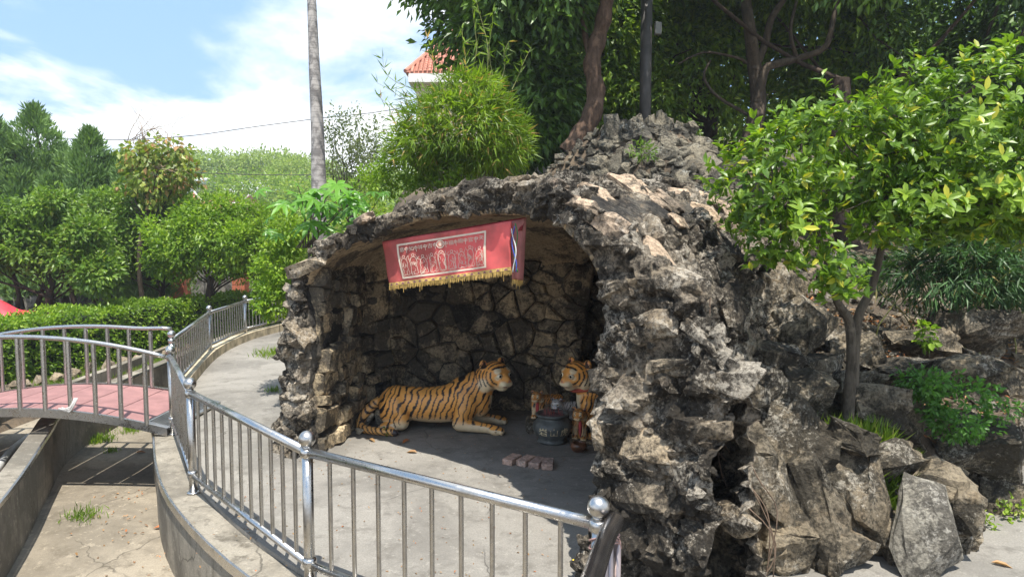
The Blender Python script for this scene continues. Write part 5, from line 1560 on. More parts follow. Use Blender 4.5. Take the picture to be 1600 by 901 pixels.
def head_prims(H, k):
    """skull, muzzle, jaw, brows, cheeks, ears of a cat; k scales"""
    c, f, s, u = H
    M = np.stack([f, s, u], 1)
    w = lambda a, b, d: c + k * (f * a + s * b + u * d)
    L = [('e', w(0, 0, 0), (.155 * k, .150 * k, .145 * k), M, .03 * k),
         ('e', w(.125, 0, -.055), (.085 * k, .078 * k, .062 * k), M, .04 * k),
         ('e', w(.10, 0, -.115), (.068 * k, .055 * k, .035 * k), M, .018 * k),
         ('c', w(.07, 0, .05), w(.185, 0, -.012), .042 * k, .026 * k, .03 * k)]
    for q in (-1, 1):
        L += [('e', w(.165, q * .034, -.062), (.045 * k, .042 * k, .040 * k), M, .012 * k),
              ('e', w(.105, q * .062, .055), (.04 * k, .036 * k, .024 * k), M, .025 * k),
              ('e', w(-.02, q * .120, -.075), (.085 * k, .055 * k, .085 * k), M, .04 * k),
              ('e', w(-.055, q * .128, .108), (.022 * k, .052 * k, .056 * k), M, .012 * k)]
    return L
def sculpt(prims, h, pad=.04):
    lo = np.full(3, 9.0); hi = np.full(3, -9.0)
    for p in prims:
        if p[0] == 'c':
            for q, r in ((p[1], p[3]), (p[2], p[4])): lo = np.minimum(lo, np.array(q) - r); hi = np.maximum(hi, np.array(q) + r)
        else:
            r = max(p[2]); lo = np.minimum(lo, np.array(p[1]) - r); hi = np.maximum(hi, np.array(p[1]) + r)
    lo -= pad; hi += pad
    X, sh = grid_pts(lo, hi, h)
    P = np.stack(X, -1)
    F = np.full(sh, 9.0)
    for p in prims:
        # work only in the part's own box
        if p[0] == 'c': a = np.minimum(np.array(p[1]) - p[3], np.array(p[2]) - p[4]); b = np.maximum(np.array(p[1]) + p[3], np.array(p[2]) + p[4])
        else: r = max(p[2]); a = np.array(p[1]) - r; b = np.array(p[1]) + r
        m = .10
        i0 = np.maximum(((a - m - lo) / h).astype(int), 0); i1 = np.minimum(((b + m - lo) / h).astype(int) + 2, sh)
        sl = tuple(slice(i0[q], i1[q]) for q in range(3))
        Q = P[sl]
        d = sd_cap(Q, *p[1:5]) if p[0] == 'c' else sd_ell(Q, p[1], p[2], p[3])
        F[sl] = smin(F[sl], d, p[-1])
    return surface_nets(F, lo, h)
def paw(c, d, r, k=1.0):
    r = r * 1.12
    c = np.array(c, float); d = np.array(d, float); d /= np.linalg.norm(d); s = np.cross(d, [0, 0, 1.])
    L = [('e', c, (r * 1.25, r * 1.1, r * .8), np.stack([d, s, np.array([0, 0, 1.])], 1), .02 * k)]
    for q in (-1.5, -.5, .5, 1.5):
        L.append(('e', c + d * r * (1.15 - .12 * abs(q)) + s * r * .48 * q + np.array([0, 0, -r * .12]), (r * .40, r * .30, r * .48), np.stack([d, s, np.array([0, 0, 1.])], 1), .006 * k))
    return L
def paint(V, N, H, k, base, pale, dark, seed, belly_z, body_dir=(1, 0, 0), period=.072, white=False, hk=1.0):
    c, f, s, u = H
    C = np.tile(np.array(base, float), (len(V), 1))
    n1 = vnoise(V, 5 / k, seed); n2 = vnoise(V, 12 / k, seed + 1)
    C *= (1 + .16 * vnoise(V, 3.2 / k, seed + 2))[:, None]
    L = (V - c) / (k * hk); lf, ls, lu = L @ f, L @ s, L @ u
    rh = np.linalg.norm(L, axis=1); onhead = rh < .215
    # pale underside, throat and paws
    b = sstep(-V[:, 2], -belly_z - .05 * k, -belly_z + .05 * k) * (N[:, 2] < .5)
    b = b * .8; b = np.maximum(b, sstep(-(N[:, 2]), .3, .9) * .8 * (V[:, 2] > .09 * k))
    ch = (1 - sstep(np.abs((V - c) @ s), .03 * k, .13 * k)) * sstep(N @ f, .2, .7) * (~onhead)
    b = np.maximum(b, ch)
    C = C * (1 - b[:, None]) + np.array(pale) * b[:, None]
    # body stripes
    bd = np.array(body_dir, float)
    ph = (V @ bd - .35 * V[:, 2]) / (period * k) + .80 * n1 + .42 * n2 + .12 * vnoise(V, 26 / k, seed + 7)
    w = .62 + .30 * vnoise(V, 7 / k, seed + 4) + .45 * sstep(b, .2, .9)
    st = np.sin(2 * np.pi * ph) > w
    st &= ~onhead & (V[:, 2] > .055 * k)
    # head marks
    pal = np.array(pale)
    def spot(a, bb, d, r, col, amt=1.0):
        for q in ((-1, 1) if bb else (1,)):
            dd = np.sqrt((lf - a) ** 2 + (ls - q * bb) ** 2 + (lu - d) ** 2)
            m = (1 - sstep(dd, r * .75, r * 1.1))[:, None] * amt
            C[:] = C * (1 - m) + np.array(col) * m
    spot(-.01, .135, -.09, .085, pal, .85); spot(.17, .04, -.075, .055, pal); spot(.11, 0, -.14, .075, pal); spot(.11, .075, .07, .042, pal, .95); spot(.13, .10, .0, .03, pal, .7)
    spot(.195, 0, -.028, .022, (.55, .22, .18)); spot(-.04, .13, .115, .032, (.62, .22, .18), .9 if not white else .5)
    # mouth line
    ml = (np.abs(lu + .098 - .25 * np.abs(ls)) < .006) & (lf > .12) & (np.abs(ls) < .06)
    de = np.minimum(np.sqrt((lf - .125) ** 2 + (ls - .062) ** 2 + (lu - .018) ** 2), np.sqrt((lf - .125) ** 2 + (ls + .062) ** 2 + (lu - .018) ** 2))
    hs_ = (np.sin(de * 2 * np.pi / .040 + 1.6 * vnoise(L, 14, seed)) > .45) & (de > .062) & (np.abs(ls) > .082) & (lu > -.10) & (lu < .06)
    top = (np.sin(lf * 2 * np.pi / .05 + 2.2 * np.abs(ls) * 20 + 1.2 * n2) > .35) & (lu > .075) & (rh < .2)
    neck = (rh > .17) & (lf < -.04) & (np.sin(rh * 2 * np.pi / .05 + n2) > .5)
    eyr = (de < .034)
    st = st | ((hs_ | top | neck | eyr) & onhead)
    C[st] = np.array(dark) * 1.0
    C[ml] = (.30, .07, .05)
    return C
def m_paint():
    t = NT('statue_paint')
    a = t.n('ShaderNodeVertexColor', layer_name='paint')
    p = t.pos()
    col = t.mix(t.mr(t.noise(p, 9, 6, .6), .45, .7, 0, .25), a.outputs[0], (.20, .12, .06))
    return t.done(col, .42, 0, t.bump(t.noise(p, 50, 4), .15, .004), .5)
M_paint = m_paint()
M_eyew = m_plain('eye_white', (.80, .74, .55), .25); M_eyeb = m_plain('eye_black', (.01, .01, .01), .15)
def tiger(name, label, loc, rz, prims, H, k, h, base=(.88, .41, .095), pale=(.82, .70, .47), dark=(.022, .018, .022), seed=0, belly=.14, period=.072, white=False, group=None, post=None, hk=1.0):
    t = empty(name, loc, rz, label, 'tiger statue', group)
    V, Q = sculpt(prims + head_prims(H, k * hk), h)
    V[:, 2] = np.maximum(V[:, 2], 0.0)
    N = vert_normals(V, Q)
    if (N * (V - V.mean(0))).sum() < 0: N = -N; Q = Q[:, ::-1]
    C = paint(V, N, H, k, base, pale, dark, seed, belly, period=period, white=white, hk=hk)
    if post: C = post(V, C)
    # stripes slightly incised, fur ridges
    V2 = V + N * (.0015 * vnoise(V, 40, 3))[:, None]
    me = mesh_from('body', V2, Q, True)
    at = me.color_attributes.new('paint', 'FLOAT_COLOR', 'POINT')
    at.data.foreach_set('color', np.concatenate([C, np.ones((len(C), 1))], 1).astype(np.float32).ravel())
    link('body', me, M_paint, t)
    c, f, s, u = H; k = k * hk
    for q in (-1, 1):
        e = c + k * (f * .122 + s * q * .062 + u * .018)
        eb = MB().ball(e, .034 * k, 14, 10).build('eye', M_eyew, t, True)
        dd = f * .93 + s * q * .30 + u * .05; dd /= np.linalg.norm(dd)
        MB().ball(e + dd * .0205 * k, .0175 * k, 10, 8).build('pupil', M_eyeb, eb, True)
    return t
T1 = G(680, 668)
H1 = head_frame((.745, -.03, .675), (.76, -.66, -.06))
pr = [('c', (-.46, 0, .33), (.05, 0, .315), .185, .178, .05), ('c', (.05, 0, .315), (.37, 0, .40), .178, .205, .08), ('e', (0, 0, .23), (.52, .17, .155), None, .06),
      ('c', (.38, 0, .45), (.64, -.01, .62), .20, .155, .08), ('e', (.55, -.01, .39), (.155, .165, .24), None, .06), ('e', (-.50, 0, .30), (.20, .20, .20), None, .05)]
for q in (-1, 1):
    pr += [('e', (-.48, q * .15, .24), (.175, .10, .195), None, .035), ('c', (-.38, q * .19, .17), (-.37, q * .20, .13), .10, .09, .03), ('c', (-.37, q * .21, .10), (-.60, q * .23, .055), .075, .05, .03),
           ('e', (.40, q * .15, .32), (.14, .095, .19), None, .035), ('c', (.38, q * .18, .26), (.33, q * .20, .12), .10, .085, .035),
           ('c', (.34, q * .21, .105), (.73, q * .23, .06), .078, .052, .03)]
    pr += paw((.775, q * .235 - (.02 if q < 0 else 0), .05), (1, -.08, 0), .062)
    pr += paw((-.50, q * .25, .042), (1, -.1, 0), .052)
tl = [(-.62, 0, .36), (-.74, -.02, .30), (-.84, -.08, .20), (-.885, -.16, .11), (-.85, -.26, .06), (-.74, -.33, .05), (-.60, -.37, .048), (-.47, -.39, .045), (-.40, -.40, .04)]
tl_ = smooth_line([Vector(v) for v in tl], 2)
for i in range(len(tl_) - 1):
    r = np.interp(i, [0, len(tl_)], [.058, .036]); pr.append(('c', tuple(tl_[i]), tuple(tl_[i + 1]), r, r, .012))
def tailtip(V, C):
    a = (V[:, 1] < -.30) | ((V[:, 0] < -.70))
    tz = a & (V[:, 2] < .40) & ((V[:, 0] < -.7) | (V[:, 1] < -.33)); C[tz] = (.80, .42, .13)
    ang = (V[:, 0] * 1.0 - V[:, 1] * .6 + V[:, 2] * 1.0) / .068
    m = a & (V[:, 2] < .34) & (np.sin(2 * np.pi * (ang + .3 * vnoise(V, 9, 2))) > .35) & ((V[:, 0] < -.7) | (V[:, 1] < -.33))
    m |= (V[:, 0] > -.43) & (V[:, 1] < -.36)
    C[m] = (.022, .018, .022); return C
tiger('tiger_statue', 'large painted tiger statue lying down with raised head turned to the viewer', T1, math.radians(-4), pr, H1, 1.0, .0115, seed=3, post=tailtip, belly=.135, hk=1.16)
# seated tiger, half behind the pillar
T2 = G(926, 678)
H2 = head_frame((-.20, -.08, .735), (-.80, -.58, -.12))
pr = [('c', (.10, .08, .25), (0, .02, .50), .20, .165, .08), ('c', (0, 0, .5), (-.13, -.05, .66), .16, .14, .06), ('e', (-.05, -.05, .42), (.15, .15, .19), None, .05), ('e', (.2, .05, .18), (.22, .24, .17), None, .05)]
for q in (-1, 1):
    pr += [('c', (-.08, q * .12 - .06, .42), (-.14, q * .12 - .08, .08), .075, .055, .03)] + paw((-.17, q * .12 - .09, .05), (-1, -.3, 0), .06) + [('e', (.14, q * .18, .16), (.17, .09, .16), None, .03)] + paw((-.02, q * .24, .045), (-1, -.2, 0), .055)
t2 = tiger('tiger_statue', 'large seated tiger statue with a red scarf half hidden by the right stone pillar', T2, 0, pr, H2, .98, .0115, seed=9, belly=.02, hk=1.12)
mb = MB(); mb.tube([(-.10 + .165 * math.cos(a), -.03 + .16 * math.sin(a), .575 + .03 * math.cos(a)) for a in np.linspace(0, 2 * math.pi, 25)], .022, 7)
o = mb.build('scarf', m_plain('scarf_red', (.45, .09, .06), .8, 0, .2, 9), None, True); o.location = T2
tag(o, 'narrow faded red scarf tied round the neck of the seated tiger', 'scarf')
# three little tigers
def small_tiger(label, loc, rz, k, base, pale, seed, white=False, scarf=True):
    H = head_frame((-.02, -.02, .30 * k), (-.35, -.92, -.12))
    kk = k * .47
    pr = [('c', (.02 * k, .03 * k, .24 * k), (.27 * k, .17 * k, .22 * k), .075 * k, .072 * k, .02), ('c', (.02 * k, .01, .25 * k), (-.01 * k, -.01, .30 * k), .06 * k, .05 * k, .02)]
    for x in (.0, .25):
        for q in (-1, 1):
            xx_ = (x + q * .045) * k; yy_ = (.04 + x * .55 - q * .035) * k
            pr += [('c', (xx_, yy_, .20 * k), (xx_ - .01 * k, yy_ - .02 * k, .035 * k), .042 * k, .027 * k, .012)]
            pr += paw((xx_ - .012 * k, yy_ - .035 * k, .022 * k), (-.2, -1, 0), .030 * k, k)
    pr += [('c', (.30 * k, .20 * k, .24 * k), (.38 * k, .22 * k, .12 * k), .022 * k, .016 * k, .01), ('c', (.38 * k, .22 * k, .12 * k), (.40 * k, .2 * k, .05 * k), .016 * k, .014 * k, .01)]
    t = tiger('tiger_figurine', label, loc, rz, pr, H, kk, .0058, base, pale, seed=seed, belly=.15 * k, period=.085, white=white)
    if scarf:
        MB().tube([(-.01, -.055 * k, .235 * k), (-.012, -.105 * k, .20 * k), (-.012, -.11 * k, .12 * k), (-.01, -.10 * k, .06 * k)], [.012, .022, .020, .006], 7).build('red_ribbon', m_plain('ribbon_red_%d' % seed, (.42, .05, .05), .8), t, True)
    return t
def stand(px, py, Y, w, d, hgt, lab):
    c = AT(px, py, Y)
    o = link('stand_rock', rk_e[1], None, None); me = MB().box((0, 0, 0), (w, d, hgt), bev=.03).mesh('stand_rock'); me.materials.append(M_rock_hill)
    o.data = me; o.location = (c.x, Y, hgt / 2); tag(o, lab, 'stone'); return o
Y3 = 8.15
stand(858, 660, Y3 + .05, .56, .26, .17, 'rough grey stone block under the two little tigers behind the incense burner')
a3 = AT(841, 640, Y3 - .02); small_tiger('small orange tiger figurine standing leftmost behind the incense burner', (a3.x, Y3 - .02, .17), 0, .92, (.62, .28, .07), (.72, .60, .40), 21)
a3 = AT(872, 640, Y3 - .14); small_tiger('small white tiger figurine with grey stripes behind the incense burner', (a3.x, Y3 - .14, .13), 0, .86, (.55, .55, .55), (.70, .70, .68), 22, True)
a3 = AT(907, 650, 7.75); small_tiger('small orange tiger figurine nearest the pillar, one paw forward', (a3.x, 7.75, .03), 0, 1.0, (.62, .27, .06), (.70, .55, .33), 23)
o = MB().box((a3.x + .16, 7.78, .015), (.56, .30, .03), bev=.01).build('plinth', M_rock_hill); tag(o, 'thin dark stone plinth under the little tiger nearest the pillar', 'plinth')

# ------------------------------------------------------------------ lettering helper
def glyph(ch, size):
    c = bpy.data.curves.new('g', 'FONT'); c.body = ch; c.size = size; c.align_x = 'CENTER'; c.align_y = 'CENTER'; c.resolution_u = 3
    o = bpy.data.objects.new('g', c); COL.objects.link(o)
    me = bpy.data.meshes.new_from_object(o.evaluated_get(bpy.context.evaluated_depsgraph_get()))
    V = np.array([tuple(v.co) for v in me.vertices]); 
    F3 = [tuple(p.vertices) for p in me.polygons if len(p.vertices) == 3]; F4 = [tuple(p.vertices) for p in me.polygons if len(p.vertices) == 4]
    big = [tuple(p.vertices) for p in me.polygons if len(p.vertices) > 4]
    for b in big:
        for i in range(1, len(b) - 1): F3.append((b[0], b[i], b[i + 1]))
    bpy.data.objects.remove(o); bpy.data.curves.remove(c); bpy.data.meshes.remove(me)
    V[:, 0] -= (V[:, 0].min() + V[:, 0].max()) / 2; V[:, 1] -= (V[:, 1].min() + V[:, 1].max()) / 2
    return V, F3, F4

# ------------------------------------------------------------------ incense burner
BL = G(864, 697)
BL.y += .17
BSC = 1.12
bu = empty('incense_burner', BL, 0, 'squat grey blue stone incense burner with gilt characters standing before the tigers', 'incense burner')
prof = [(.13, 0), (.15, .012), (.15, .035), (.135, .05), (.165, .09), (.192, .14), (.20, .18), (.192, .225), (.165, .262), (.14, .28), (.138, .298), (.165, .312), (.172, .325), (.165, .338), (.15, .338), (.14, .325), (.13, .30)]
MB().lathe(prof, (0, 0, 0), 40, True).build('pot', m_plain('burner_glaze', (.10, .11, .105), .42, 0, .3, 10, .15), bu, True)
MB().lathe([(.001, .318), (.06, .325), (.135, .312)], (0, 0, 0), 24, False).build('ash', m_plain('ash_red', (.20, .11, .11), .95, 0, .4, 40, .8), bu)
def bprofile(z):
    return np.interp(z, [p[1] for p in prof[4:10]], [p[0] for p in prof[4:10]])
M_gilt = m_plain('gilt', (.80, .66, .40), .5)
for ch, ang in (('岩', -36), ('山', -3), ('虎', 30)):
    V, F3, F4 = glyph(ch, .098)
    a0 = math.radians(-90 + ang + 5)
    W = []
    for x, y, _ in V:
        z = .165 + y; a = a0 + x / .20; r = bprofile(z) + .0035
        W.append((r * math.cos(a), r * math.sin(a), z))
    mb = MB(); mb.addm(W, F3, F4); mb.build('character', M_gilt, bu)
for k in range(3):
    a = -90 + (-36, -3, 30)[k] + 5
    pts_ = [( (bprofile(.165 + .06 * math.sin(t)) + .002) * math.cos(math.radians(a) + .06 / .2 * math.cos(t)), (bprofile(.165 + .06 * math.sin(t)) + .002) * math.sin(math.radians(a) + .06 / .2 * math.cos(t)), .165 + .06 * math.sin(t)) for t in np.linspace(0, 2 * math.pi, 5)[:0]]
for k in range(26):
    a = rnd.uniform(0, 6.28); r = rnd.uniform(.01, .11); hgt = rnd.choice([.04, .05, .06, .08, .05])
    MB().tube([(r * math.cos(a), r * math.sin(a), .30), (r * math.cos(a) + rnd.gauss(0, .006), r * math.sin(a) + rnd.gauss(0, .006), .32 + hgt)], .0022, 5).build('incense_stub', m_sti if k else (m_sti := m_plain('stick_red', (.40, .10, .09), .8)), bu)
for dx_, hgt in ((-.02, .48), (-.055, .17), (-.07, .14)):
    MB().tube([(dx_, 0, .31), (dx_ + .002, .01, .32 + hgt)], .0026, 5).build('incense_stick', m_plain('stick_dark', (.22, .16, .12), .8), bu)
bu.scale = (1.12, 1.12, 1.0)
bw = G(905, 708); bw.y += .07
o = MB().lathe([(.045, 0), (.06, .004), (.082, .03), (.092, .062), (.086, .088), (.074, .10), (.066, .098), (.07, .08), (.07, .05), (.04, .02), (.001, .015)], (0, 0, 0), 30, True).build('bowl', m_plain('brown_glaze', (.16, .07, .035), .3, 0, .45, 14), None, True, bw)
tag(o, 'small round brown glazed bowl on the floor right of the incense burner', 'bowl')
for (px, py, rz, lab) in ((800, 722, 62, 'leftmost loose brick, a little apart at the left end'), (822, 724, 58, 'second loose brick from the left, pressed against the first'), (840, 727, 66, 'third loose brick with a dark dusty top'), (856, 729, 84, 'rightmost loose brick, lying straightest')):
    c = G(px, py); o = MB().box((0, 0, 0), (.225, .115, .062), bev=.006).build('brick', None, None, False, (c.x, c.y, .032))
    me = o.data; me.materials.append(m_brk if px > 800 else (m_brk := m_weathered('brick_dusty', (.42, .29, .235), (.22, .18, .155), (.50, .44, .40), .4, .4, 0, .3, .3, 0)))
    o.rotation_euler = (0, 0, math.radians(rz)); tag(o, lab + ', on the grotto floor', 'brick', 'loose bricks before the incense burner')
for (px, py, sz, lab) in ((572, 664, (.24, .2, .30), 'upright smooth grey stone against the wall behind the tiger tail'), (598, 662, (.26, .2, .26), 'rounded yellowish stone inside the curve of the tiger tail'), (561, 676, (.13, .1, .1), 'smallest pale stone on the floor left of the tiger tail')):
    c = G(px, py + 4); o = link('stone', rk_smooth[0] if px > 572 else (rk_smooth := rocks(m_weathered('smooth_stone', (.40, .35, .26), (.18, .16, .13), (.48, .44, .36), .2, .15, .2, .4, .3, .2), 'smooth', 3, sub_=1, rough=.03, blocky=.15))[0])
    o.matrix_basis = Matrix.Translation((c.x, c.y + .05, sz[2] * .42)) @ Matrix.Diagonal(sz + (1,)); tag(o, lab, 'stone')
sg = c = G(604, 682)
g = rosettes(np.array([[c.x, c.y, .03], [c.x + .03, c.y, .07], [c.x - .02, c.y + .02, .10]]), np.array([[0, 0, 1.]] * 3), 7, .045, .025)
tag(leaf_obj('weed', g, L_mid), 'little green weed sprouting in front of the lying tiger hind foot', 'weed', None)

# ------------------------------------------------------------------ red altar banner
bn_n = Vector((-en[0], -en[1], 0))                 # towards the viewer's side of the mouth
bn_p = Vector((MA[0], MA[1], 0)) - bn_n * 0.40
def on_plane(px, py, off=0.0):
    d = ray(px, py); o = Vector((0, 0, EYE)); p = bn_p + bn_n * off
    return o + d * ((p - o).dot(bn_n) / d.dot(bn_n))
ban = empty('banner', on_plane(700, 400), 0, 'red cloth banner with cream border, characters and figures and a gold fringe under the arch', 'banner')
def quad_map(TL, TR, BLc, BR):
    def f(s, t, off=0.0):
        p = TL.lerp(TR, s).lerp(BLc.lerp(BR, s), t)
        w = .012 * math.sin(7 * s + 2 * t) + .018 * math.sin(2.2 * s * math.pi) * t + .007 * math.sin(23 * s - 6 * t) * (.4 + t) + .010 * math.exp(-((s - .93 + .25 * t) / .05) ** 2) + .008 * math.exp(-((s - .06 - .12 * t) / .04) ** 2)
        return p + bn_n * (off + w)
    return f
qm = quad_map(on_plane(597, 378), on_plane(800, 345), on_plane(611, 447), on_plane(800, 422))
def cloth(f, ns, nt, name, mat, parent, th=.004):
    V = []; F = []
    for k, o_ in ((0, 0.0), (1, -th)):
        for i in range(ns + 1):
            for j in range(nt + 1):
                V.append(tuple(f(i / ns, j / nt, o_)))
    m = (ns + 1) * (nt + 1); id_ = lambda i, j: i * (nt + 1) + j
    for i in range(ns):
        for j in range(nt):
            F.append((id_(i, j), id_(i, j + 1), id_(i + 1, j + 1), id_(i + 1, j))); F.append(tuple(m + q for q in (id_(i, j), id_(i + 1, j), id_(i + 1, j + 1), id_(i, j + 1))))
    for i in range(ns): F.append((id_(i, 0), id_(i + 1, 0), m + id_(i + 1, 0), m + id_(i, 0))); F.append((id_(i + 1, nt), id_(i, nt), m + id_(i, nt), m + id_(i + 1, nt)))
    for j in range(nt): F.append((id_(0, j + 1), id_(0, j), m + id_(0, j), m + id_(0, j + 1))); F.append((id_(ns, j), id_(ns, j + 1), m + id_(ns, j + 1), m + id_(ns, j)))
    mb = MB(); mb.add(V, F); o = mb.build(name, mat, parent, True); return put(o, ban)
M_red = m_leaf('banner_red', (.76, .17, .175), (.76, .17, .175), None, 0, .6, .35, .3)
M_gold = m_plain('fringe_gold', (.60, .40, .12), .6, 0, .25, 20)
M_creamt = m_plain('cream_thread', (.74, .60, .46), .7, 0, .06, 10)
cloth(qm, 64, 18, 'cloth', M_red, ban)
# folded end and the rear layer
qe = lambda s, t, off=0.0: (on_plane(799, 346, -.02).lerp(on_plane(823, 340, -.10), s)).lerp(on_plane(801, 436, -.02).lerp(on_plane(816, 438, -.10), s), t) + bn_n * (off + .01 * math.sin(9 * s + 2 * t))
cloth(qe, 6, 14, 'folded_end', m_leaf('banner_back', (.62, .26, .27), (.62, .26, .27), None, 0, .6, .3, .3), ban)
qt = lambda s, t, off=0.0: (on_plane(597, 377, -.03).lerp(on_plane(822, 339, -.10), s)).lerp(on_plane(600, 392, -.02).lerp(on_plane(815, 360, -.06), s), t) + bn_n * off
cloth(qt, 24, 3, 'rear_hem', m_leaf('banner_dark', (.36, .04, .06), (.36, .04, .06), None, 0, .6, .3, .3), ban)
def emb(name, V2, F3, F4, mat, off=.004, parent=ban):
    """flat print at (s, t) carried onto the cloth"""
    mb = MB(); mb.addm([tuple(qm(x, y, off)) for x, y in V2], F3, F4)
    return put(mb.build(name, mat, parent), ban)
def band(s0, t0, s1, t1, w, n=16):
    V = []; F = []
    for i in range(n + 1):
        a = i / n; s, t = s0 + (s1 - s0) * a, t0 + (t1 - t0) * a
        dx_, dy_ = (0, w) if abs(s1 - s0) > abs(t1 - t0) else (w * .38, 0)
        V += [(s - dx_, t - dy_), (s + dx_, t + dy_)]
        if i: F.append((2 * i - 2, 2 * i - 1, 2 * i + 1, 2 * i))
    return V, F
bs = (.145, .13, .82, .86)
V = []; F = []
for q in (band(bs[0], bs[1], bs[2], bs[1], .020), band(bs[0], bs[3], bs[2], bs[3], .020), band(bs[0], bs[1] - .02, bs[0], bs[3] + .02, .020), band(bs[2], bs[1] - .02, bs[2], bs[3] + .02, .020)):
    F += [tuple(i + len(V) for i in f) for f in q[1]]; V += q[0]
emb('border', V, [], F, M_creamt, .004)
# heading, read from the right, with a small loop ornament between the characters
row = ['意', '', '如', '', '祥', '', '吉', '', '*', '', '福', '', '賜', '', '官', '', '天']
hb = 0.62
for i, ch in enumerate(row):
    s = .178 + (.79 - .178) * i / (len(row) - 1); t = .245 + (.0 if ch else .012)
    if ch == '*':
        V = []; F3 = []
        n = 24
        for r0, r1 in ((.078, .062), (.05, .0),):
            b = len(V)
            for k in range(n):
                a = 2 * math.pi * k / n
                for r in (r0, r1): V.append((s + r * .38 * math.cos(a), t + r * math.sin(a) * 1.1))
            for k in range(n):
                q = (b + 2 * k, b + 2 * k + 1, b + (2 * k + 3) % (2 * n) if False else b + (2 * ((k + 1) % n) + 1), b + 2 * ((k + 1) % n)); F3 += [(q[0], q[1], q[2]), (q[0], q[2], q[3])]
        emb('round_emblem', V, F3, [], M_creamt, .006)
        V = []; F3 = []
        for k in range(8):
            a = 2 * math.pi * k / 8; r = .036
            c_ = (s + r * .38 * math.cos(a), t + r * 1.1 * math.sin(a)); b = len(V)
            V += [(c_[0] - .004, c_[1] - .006), (c_[0] + .004, c_[1] - .006), (c_[0] + .004, c_[1] + .006), (c_[0] - .004, c_[1] + .006)]; F3 += [(b, b + 1, b + 2), (b, b + 2, b + 3)]
        emb('emblem_marks', V, F3, [], M_red, .008)
    elif ch:
        V, F3, F4 = glyph(ch, 1.0)
        emb('character', [(s + x * .042, t - y * .105) for x, y, _ in V], F3, F4, M_creamt, .005)
    else:
        V = []; F3 = []
        b_ = [(-.014, -.04, .014, -.03), (-.014, -.04, -.010, .01), (.010, -.04, .014, .01), (-.002, -.06, .002, .07), (-.009, -.005, .009, .005)]
        for x0_, y0_, x1_, y1_ in b_:
            b = len(V); V += [(s + x0_, t + y0_), (s + x1_, t + y0_), (s + x1_, t + y1_), (s + x0_, t + y1_)]; F3 += [(b, b + 1, b + 2), (b, b + 2, b + 3)]
        emb('loop_ornament', V, F3, [], M_creamt, .005)
# nine line-drawn robed figures
rf = random.Random(4)
for i in range(9):
    s = .185 + (.78 - .185) * i / 8; V = []; F3 = []
    def stroke(pts, w=.004):
        P = [(s + x * .36, .62 + y) for x, y in pts]
        for a, b in zip(P[:-1], P[1:]):
            dx_, dy_ = b[0] - a[0], (b[1] - a[1]) * .38
            L = math.hypot(dx_, dy_) + 1e-6; w_ = w * .62; nx_, ny_ = -dy_ / L * w_ * .38, dx_ / L * w_
            k = len(V); V.extend([(a[0] - nx_, a[1] - ny_), (a[0] + nx_, a[1] + ny_), (b[0] + nx_, b[1] + ny_), (b[0] - nx_, b[1] - ny_)]); F3.extend([(k, k + 1, k + 2), (k, k + 2, k + 3)])
    top = -.20 + rf.uniform(-.03, .03) - (.03 if i == 4 else 0)
    stroke([(.028 * math.cos(a), top + .03 * math.sin(a)) for a in np.linspace(0, 6.3, 9)], .007)
    for q in (-1, 1):
        stroke([(0, top + .03), (q * .05, top + .06), (q * .075, top + .15), (q * .06, top + .24), (q * .085, .17)], .007)
        stroke([(q * .05, top + .08), (q * rf.uniform(.06, .12), top + rf.uniform(.0, .1)), (q * rf.uniform(.05, .1), top - .01)], .006)
    for k in range(11):
        x = rf.uniform(-.07, .07); y = rf.uniform(top + .07, .14)
        stroke([(x, y), (x + rf.uniform(-.03, .03), y + rf.uniform(.02, .06)), (x + rf.uniform(-.04, .04), y + rf.uniform(.04, .10))], .0055)
    stroke([(-.09, .17), (-.04, .19 + rf.uniform(-.01, .01)), (.0, .17), (.05, .19), (.09, .17)], .007)
    if i == 4: stroke([(.085 * math.cos(a), -.02 + .22 * math.sin(a)) for a in np.linspace(0, 6.3, 22)], .007)
    emb('embroidered_figure', V, F3, [], M_creamt, .005)
# gold hem band and fringe
V, F = band(.0, .965, 1.0, .965, .035, 30); emb('gold_band', V, [], F, M_gold, .005)
M_purp = m_plain('purple_thread', (.25, .08, .14), .8)
for k in range(19):
    s = .03 + k * .052
    emb('scallop', [(s - .014, .985), (s, .945), (s + .014, .985)], [(0, 1, 2)], [], M_purp, .007)
mb = MB()
for k in range(210):
    s = -.002 + 1.10 * k / 209
    if s <= 1.0: a = qm(s, .99, .002)
    else: a = qe((s - 1) / .1, 1.0, 0) 
    L = rnd.uniform(.035, .055) + (.04 if rnd.random() < .02 else 0)
    mb.tube([a, a + Vector((rnd.gauss(0, .004), rnd.gauss(0, .004), -L))], [.0035, .0022], 4)
o = put(mb.build('fringe', M_gold, ban), ban); o['kind'] = 'stuff'
# twisted green and blue trim on the fold
for k, cl in enumerate(((.05, .22, .06), (.06, .10, .45), (.75, .75, .72))):
    mb = MB(); mb.tube([on_plane(802 + 3 * math.sin(y * .09 + k * 2) + 3 * (k == 0) + (y - 346) * .03, y, .03 + .004 * k) for y in range(349 + k * 4, 428, 4)], .0055, 6)
    put(mb.build('trim', m_plain('trim_%d' % k, cl, .6), ban, True), ban)
for px, py in ((598, 378), (822, 340)):
    mb = MB(); a = on_plane(px, py, -.03); mb.tube([a, a + Vector((0, .05, .25))], .003, 5); put(mb.build('cord', m_plain('cord_%d' % px, (.4, .35, .3), .8), ban), ban)

